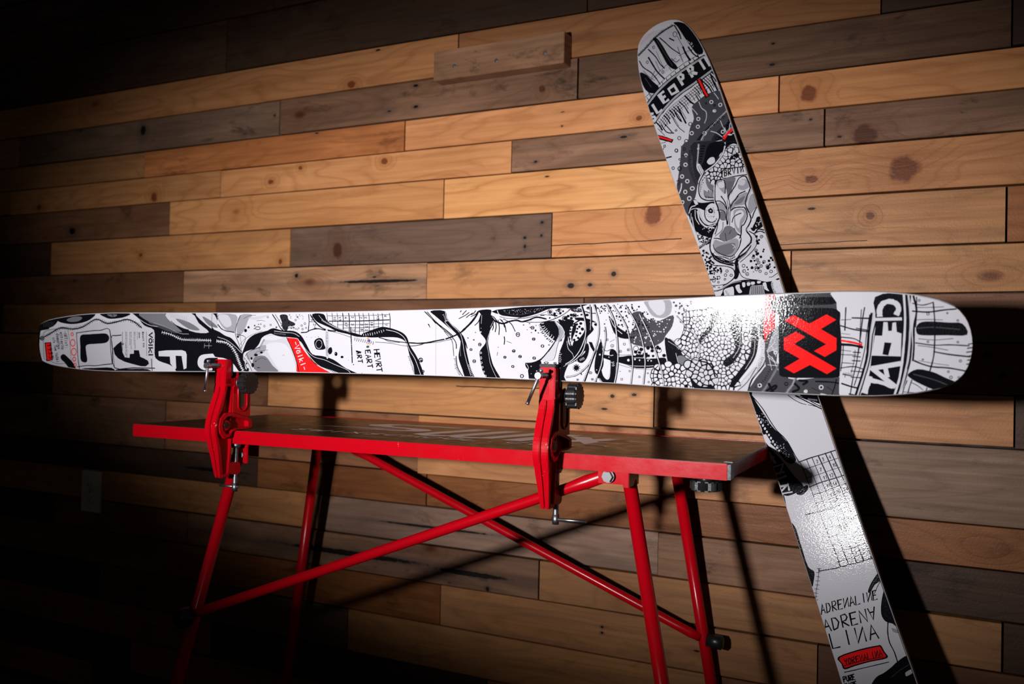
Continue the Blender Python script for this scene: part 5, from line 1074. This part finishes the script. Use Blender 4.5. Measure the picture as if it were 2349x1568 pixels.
def print_mesh(name, entries, rg):
    verts = []; faces = []; cols = []
    mm = .001; ins = .0016
    strips = []
    for a, b in zip(cuts[:-1], cuts[1:]):
        wa, wb = max(hwid(a)-ins, 0), max(hwid(b)-ins, 0); ha, hb = rise(a), rise(b); strips.append((a, b, wa, wb, ha, hb))
    A_ = np.array([s_[0] for s_ in strips])
    for idx, (kind, colr, wd, pts) in enumerate(entries):
        lift = .00010+idx*.0000016; wd *= mm
        pts = [(x*mm, y*mm) for x, y in pts]; polys = []
        if kind in 'lL':
            P = catmull(pts, False, 5 if wd > .0022 else 3) if (kind == 'l' and len(pts) > 2) else [np.array(q) for q in pts]
            n = len(P); L_ = []; R_ = []
            for i in range(n):
                t = P[min(i+1, n-1)]-P[max(i-1, 0)]; L = np.hypot(*t)
                if L < 1e-7: t = np.array([1., 0.]); L = 1
                t = t/L; nn = np.array([-t[1], t[0]])*wd/2*(rg.uniform(.86, 1.14) if kind == 'l' else 1)
                if kind == 'L' and 0 < i < n-1:
                    t1 = (P[i]-P[i-1]); t1 /= max(np.hypot(*t1), 1e-9); k_ = max(.6, abs(t1@t)); nn = nn/k_
                ex = t*wd*.3*(-1 if i == 0 else (1 if i == n-1 else 0)); L_.append(P[i]+nn+ex); R_.append(P[i]-nn+ex)
            for i in range(n-1):
                polys.append([tuple(L_[i]), tuple(L_[i+1]), tuple(R_[i+1])]); polys.append([tuple(L_[i]), tuple(R_[i+1]), tuple(R_[i])])
        else:
            P = [tuple(q) for q in (catmull(pts, True, 3) if kind == 'p' else [np.array(q) for q in pts])]
            if len(P) <= 8 and kind == 'P' and len(P) <= 4: polys.append(P)
            else:
                V = [Vector((x, y, 0)) for x, y in P]
                for tr in tessellate_polygon([V]): polys.append([P[i] for i in tr])
        for pl in polys:
            x0 = min(q[0] for q in pl); x1 = max(q[0] for q in pl); y0 = min(q[1] for q in pl); y1 = max(q[1] for q in pl)
            if x1 <= strips[0][0] or x0 >= strips[-1][1]: continue
            i0 = max(0, int(np.searchsorted(A_, x0, 'right'))-1)
            for a, b, wa, wb, ha, hb in strips[i0:]:
                if a >= x1: break
                q = pl
                if x0 < a: q = clip(q, -1, 0, -a)
                if x1 > b and len(q) > 2: q = clip(q, 1, 0, b)
                mw = min(wa, wb)
                if len(q) > 2 and (y1 > mw or y0 < -mw):
                    k_ = (wb-wa)/(b-a); q = clip(q, -k_, 1, wa-k_*a)
                    if len(q) > 2: q = clip(q, -k_, -1, wa-k_*a)
                if len(q) < 3: continue
                ar = sum(q[i][0]*q[(i+1) % len(q)][1]-q[(i+1) % len(q)][0]*q[i][1] for i in range(len(q)))
                if abs(ar) < 2e-9: continue
                if ar < 0: q = q[::-1]
                base = len(verts)
                for x, y in q: verts.append((x, y, ha+(hb-ha)*(x-a)/(b-a)+lift))
                faces.append(tuple(range(base, base+len(q)))); cols.append((colr, len(q)))
    me = bpy.data.meshes.new(name); me.from_pydata(verts, [], faces)
    ca = me.color_attributes.new('ink', 'FLOAT_COLOR', 'CORNER')
    arr = np.ones((sum(n for _, n in cols), 4), np.float32); i = 0
    for c_, n in cols: arr[i:i+n, :3] = INK[c_]; i += n
    ca.data.foreach_set('color', arr.ravel())
    return me
def make_ski(loc, X, Y, N, label, entries, seed, k=1.0):
    X, Y, N = [[c*k for c in q] for q in (X, Y, N)]
    M = Matrix(((X[0], Y[0], N[0], loc[0]), (X[1], Y[1], N[1], loc[1]), (X[2], Y[2], N[2], loc[2]), (0, 0, 0, 1)))
    r = empty('ski', mat=M); tag(r, label, 'ski', 'pair of illustrated skis')
    bm = bmesh.new(); bb = bmesh.new(); pt = pb = None
    for s in cuts:
        hw_ = hwid(s); h = rise(s); b = min(.0016, hw_*.4); th = thick(s)
        row = [bm.verts.new(q) for q in ((s, -hw_, h-.0020), (s, -hw_+b*.45, h-.0006), (s, -hw_+b, h), (s, hw_-b, h), (s, hw_-b*.45, h-.0006), (s, hw_, h-.0020))]
        rb = [bb.verts.new(q) for q in ((s, -hw_-.0001, h-.0019), (s, -hw_-.0006, h-th), (s, hw_+.0006, h-th), (s, hw_+.0001, h-.0019))]
        if pt:
            for i in range(5): bm.faces.new((pt[i], row[i], row[i+1], pt[i+1])).smooth = i != 2
            for i in range(3): bb.faces.new((pb[i], rb[i], rb[i+1], pb[i+1]))
        pt, pb = row, rb
    me = bpy.data.meshes.new('topsheet'); bmesh.ops.recalc_face_normals(bm, faces=bm.faces); bm.to_mesh(me); bm.free(); link('topsheet', me, M_top, r)
    me = bpy.data.meshes.new('core_and_base'); bmesh.ops.remove_doubles(bb, verts=bb.verts, dist=.0001); bb.to_mesh(me); bb.free(); link('core_and_base', me, M_edge, r, 'black sidewalls and base')
    link('printed_artwork', print_mesh('printed_artwork', entries, random.Random(seed)), M_ink, r, 'black, white and red hand-drawn graphic with lettering')
    return r
make_ski((-1.82797886, -.57508848, 1.0625073), (.99865386, .05064992, .0111823), (-.00832282, -.05631887, .99837814), (.05119755, -.99712726, -.0558215),
         'wide illustrated ski clamped horizontally above the table, red interlocked emblem near its tip', A1, 5)
make_ski((.02195, -.30459, .04231), (-.35281673, .16401825, .92120485), (-.933851715, 0, -.357660417), (-.05866284, -.9864573, .15316873),
         'illustrated ski leaning upright against the plank wall, animal face drawn near its tip', A2, 6, 1.025)
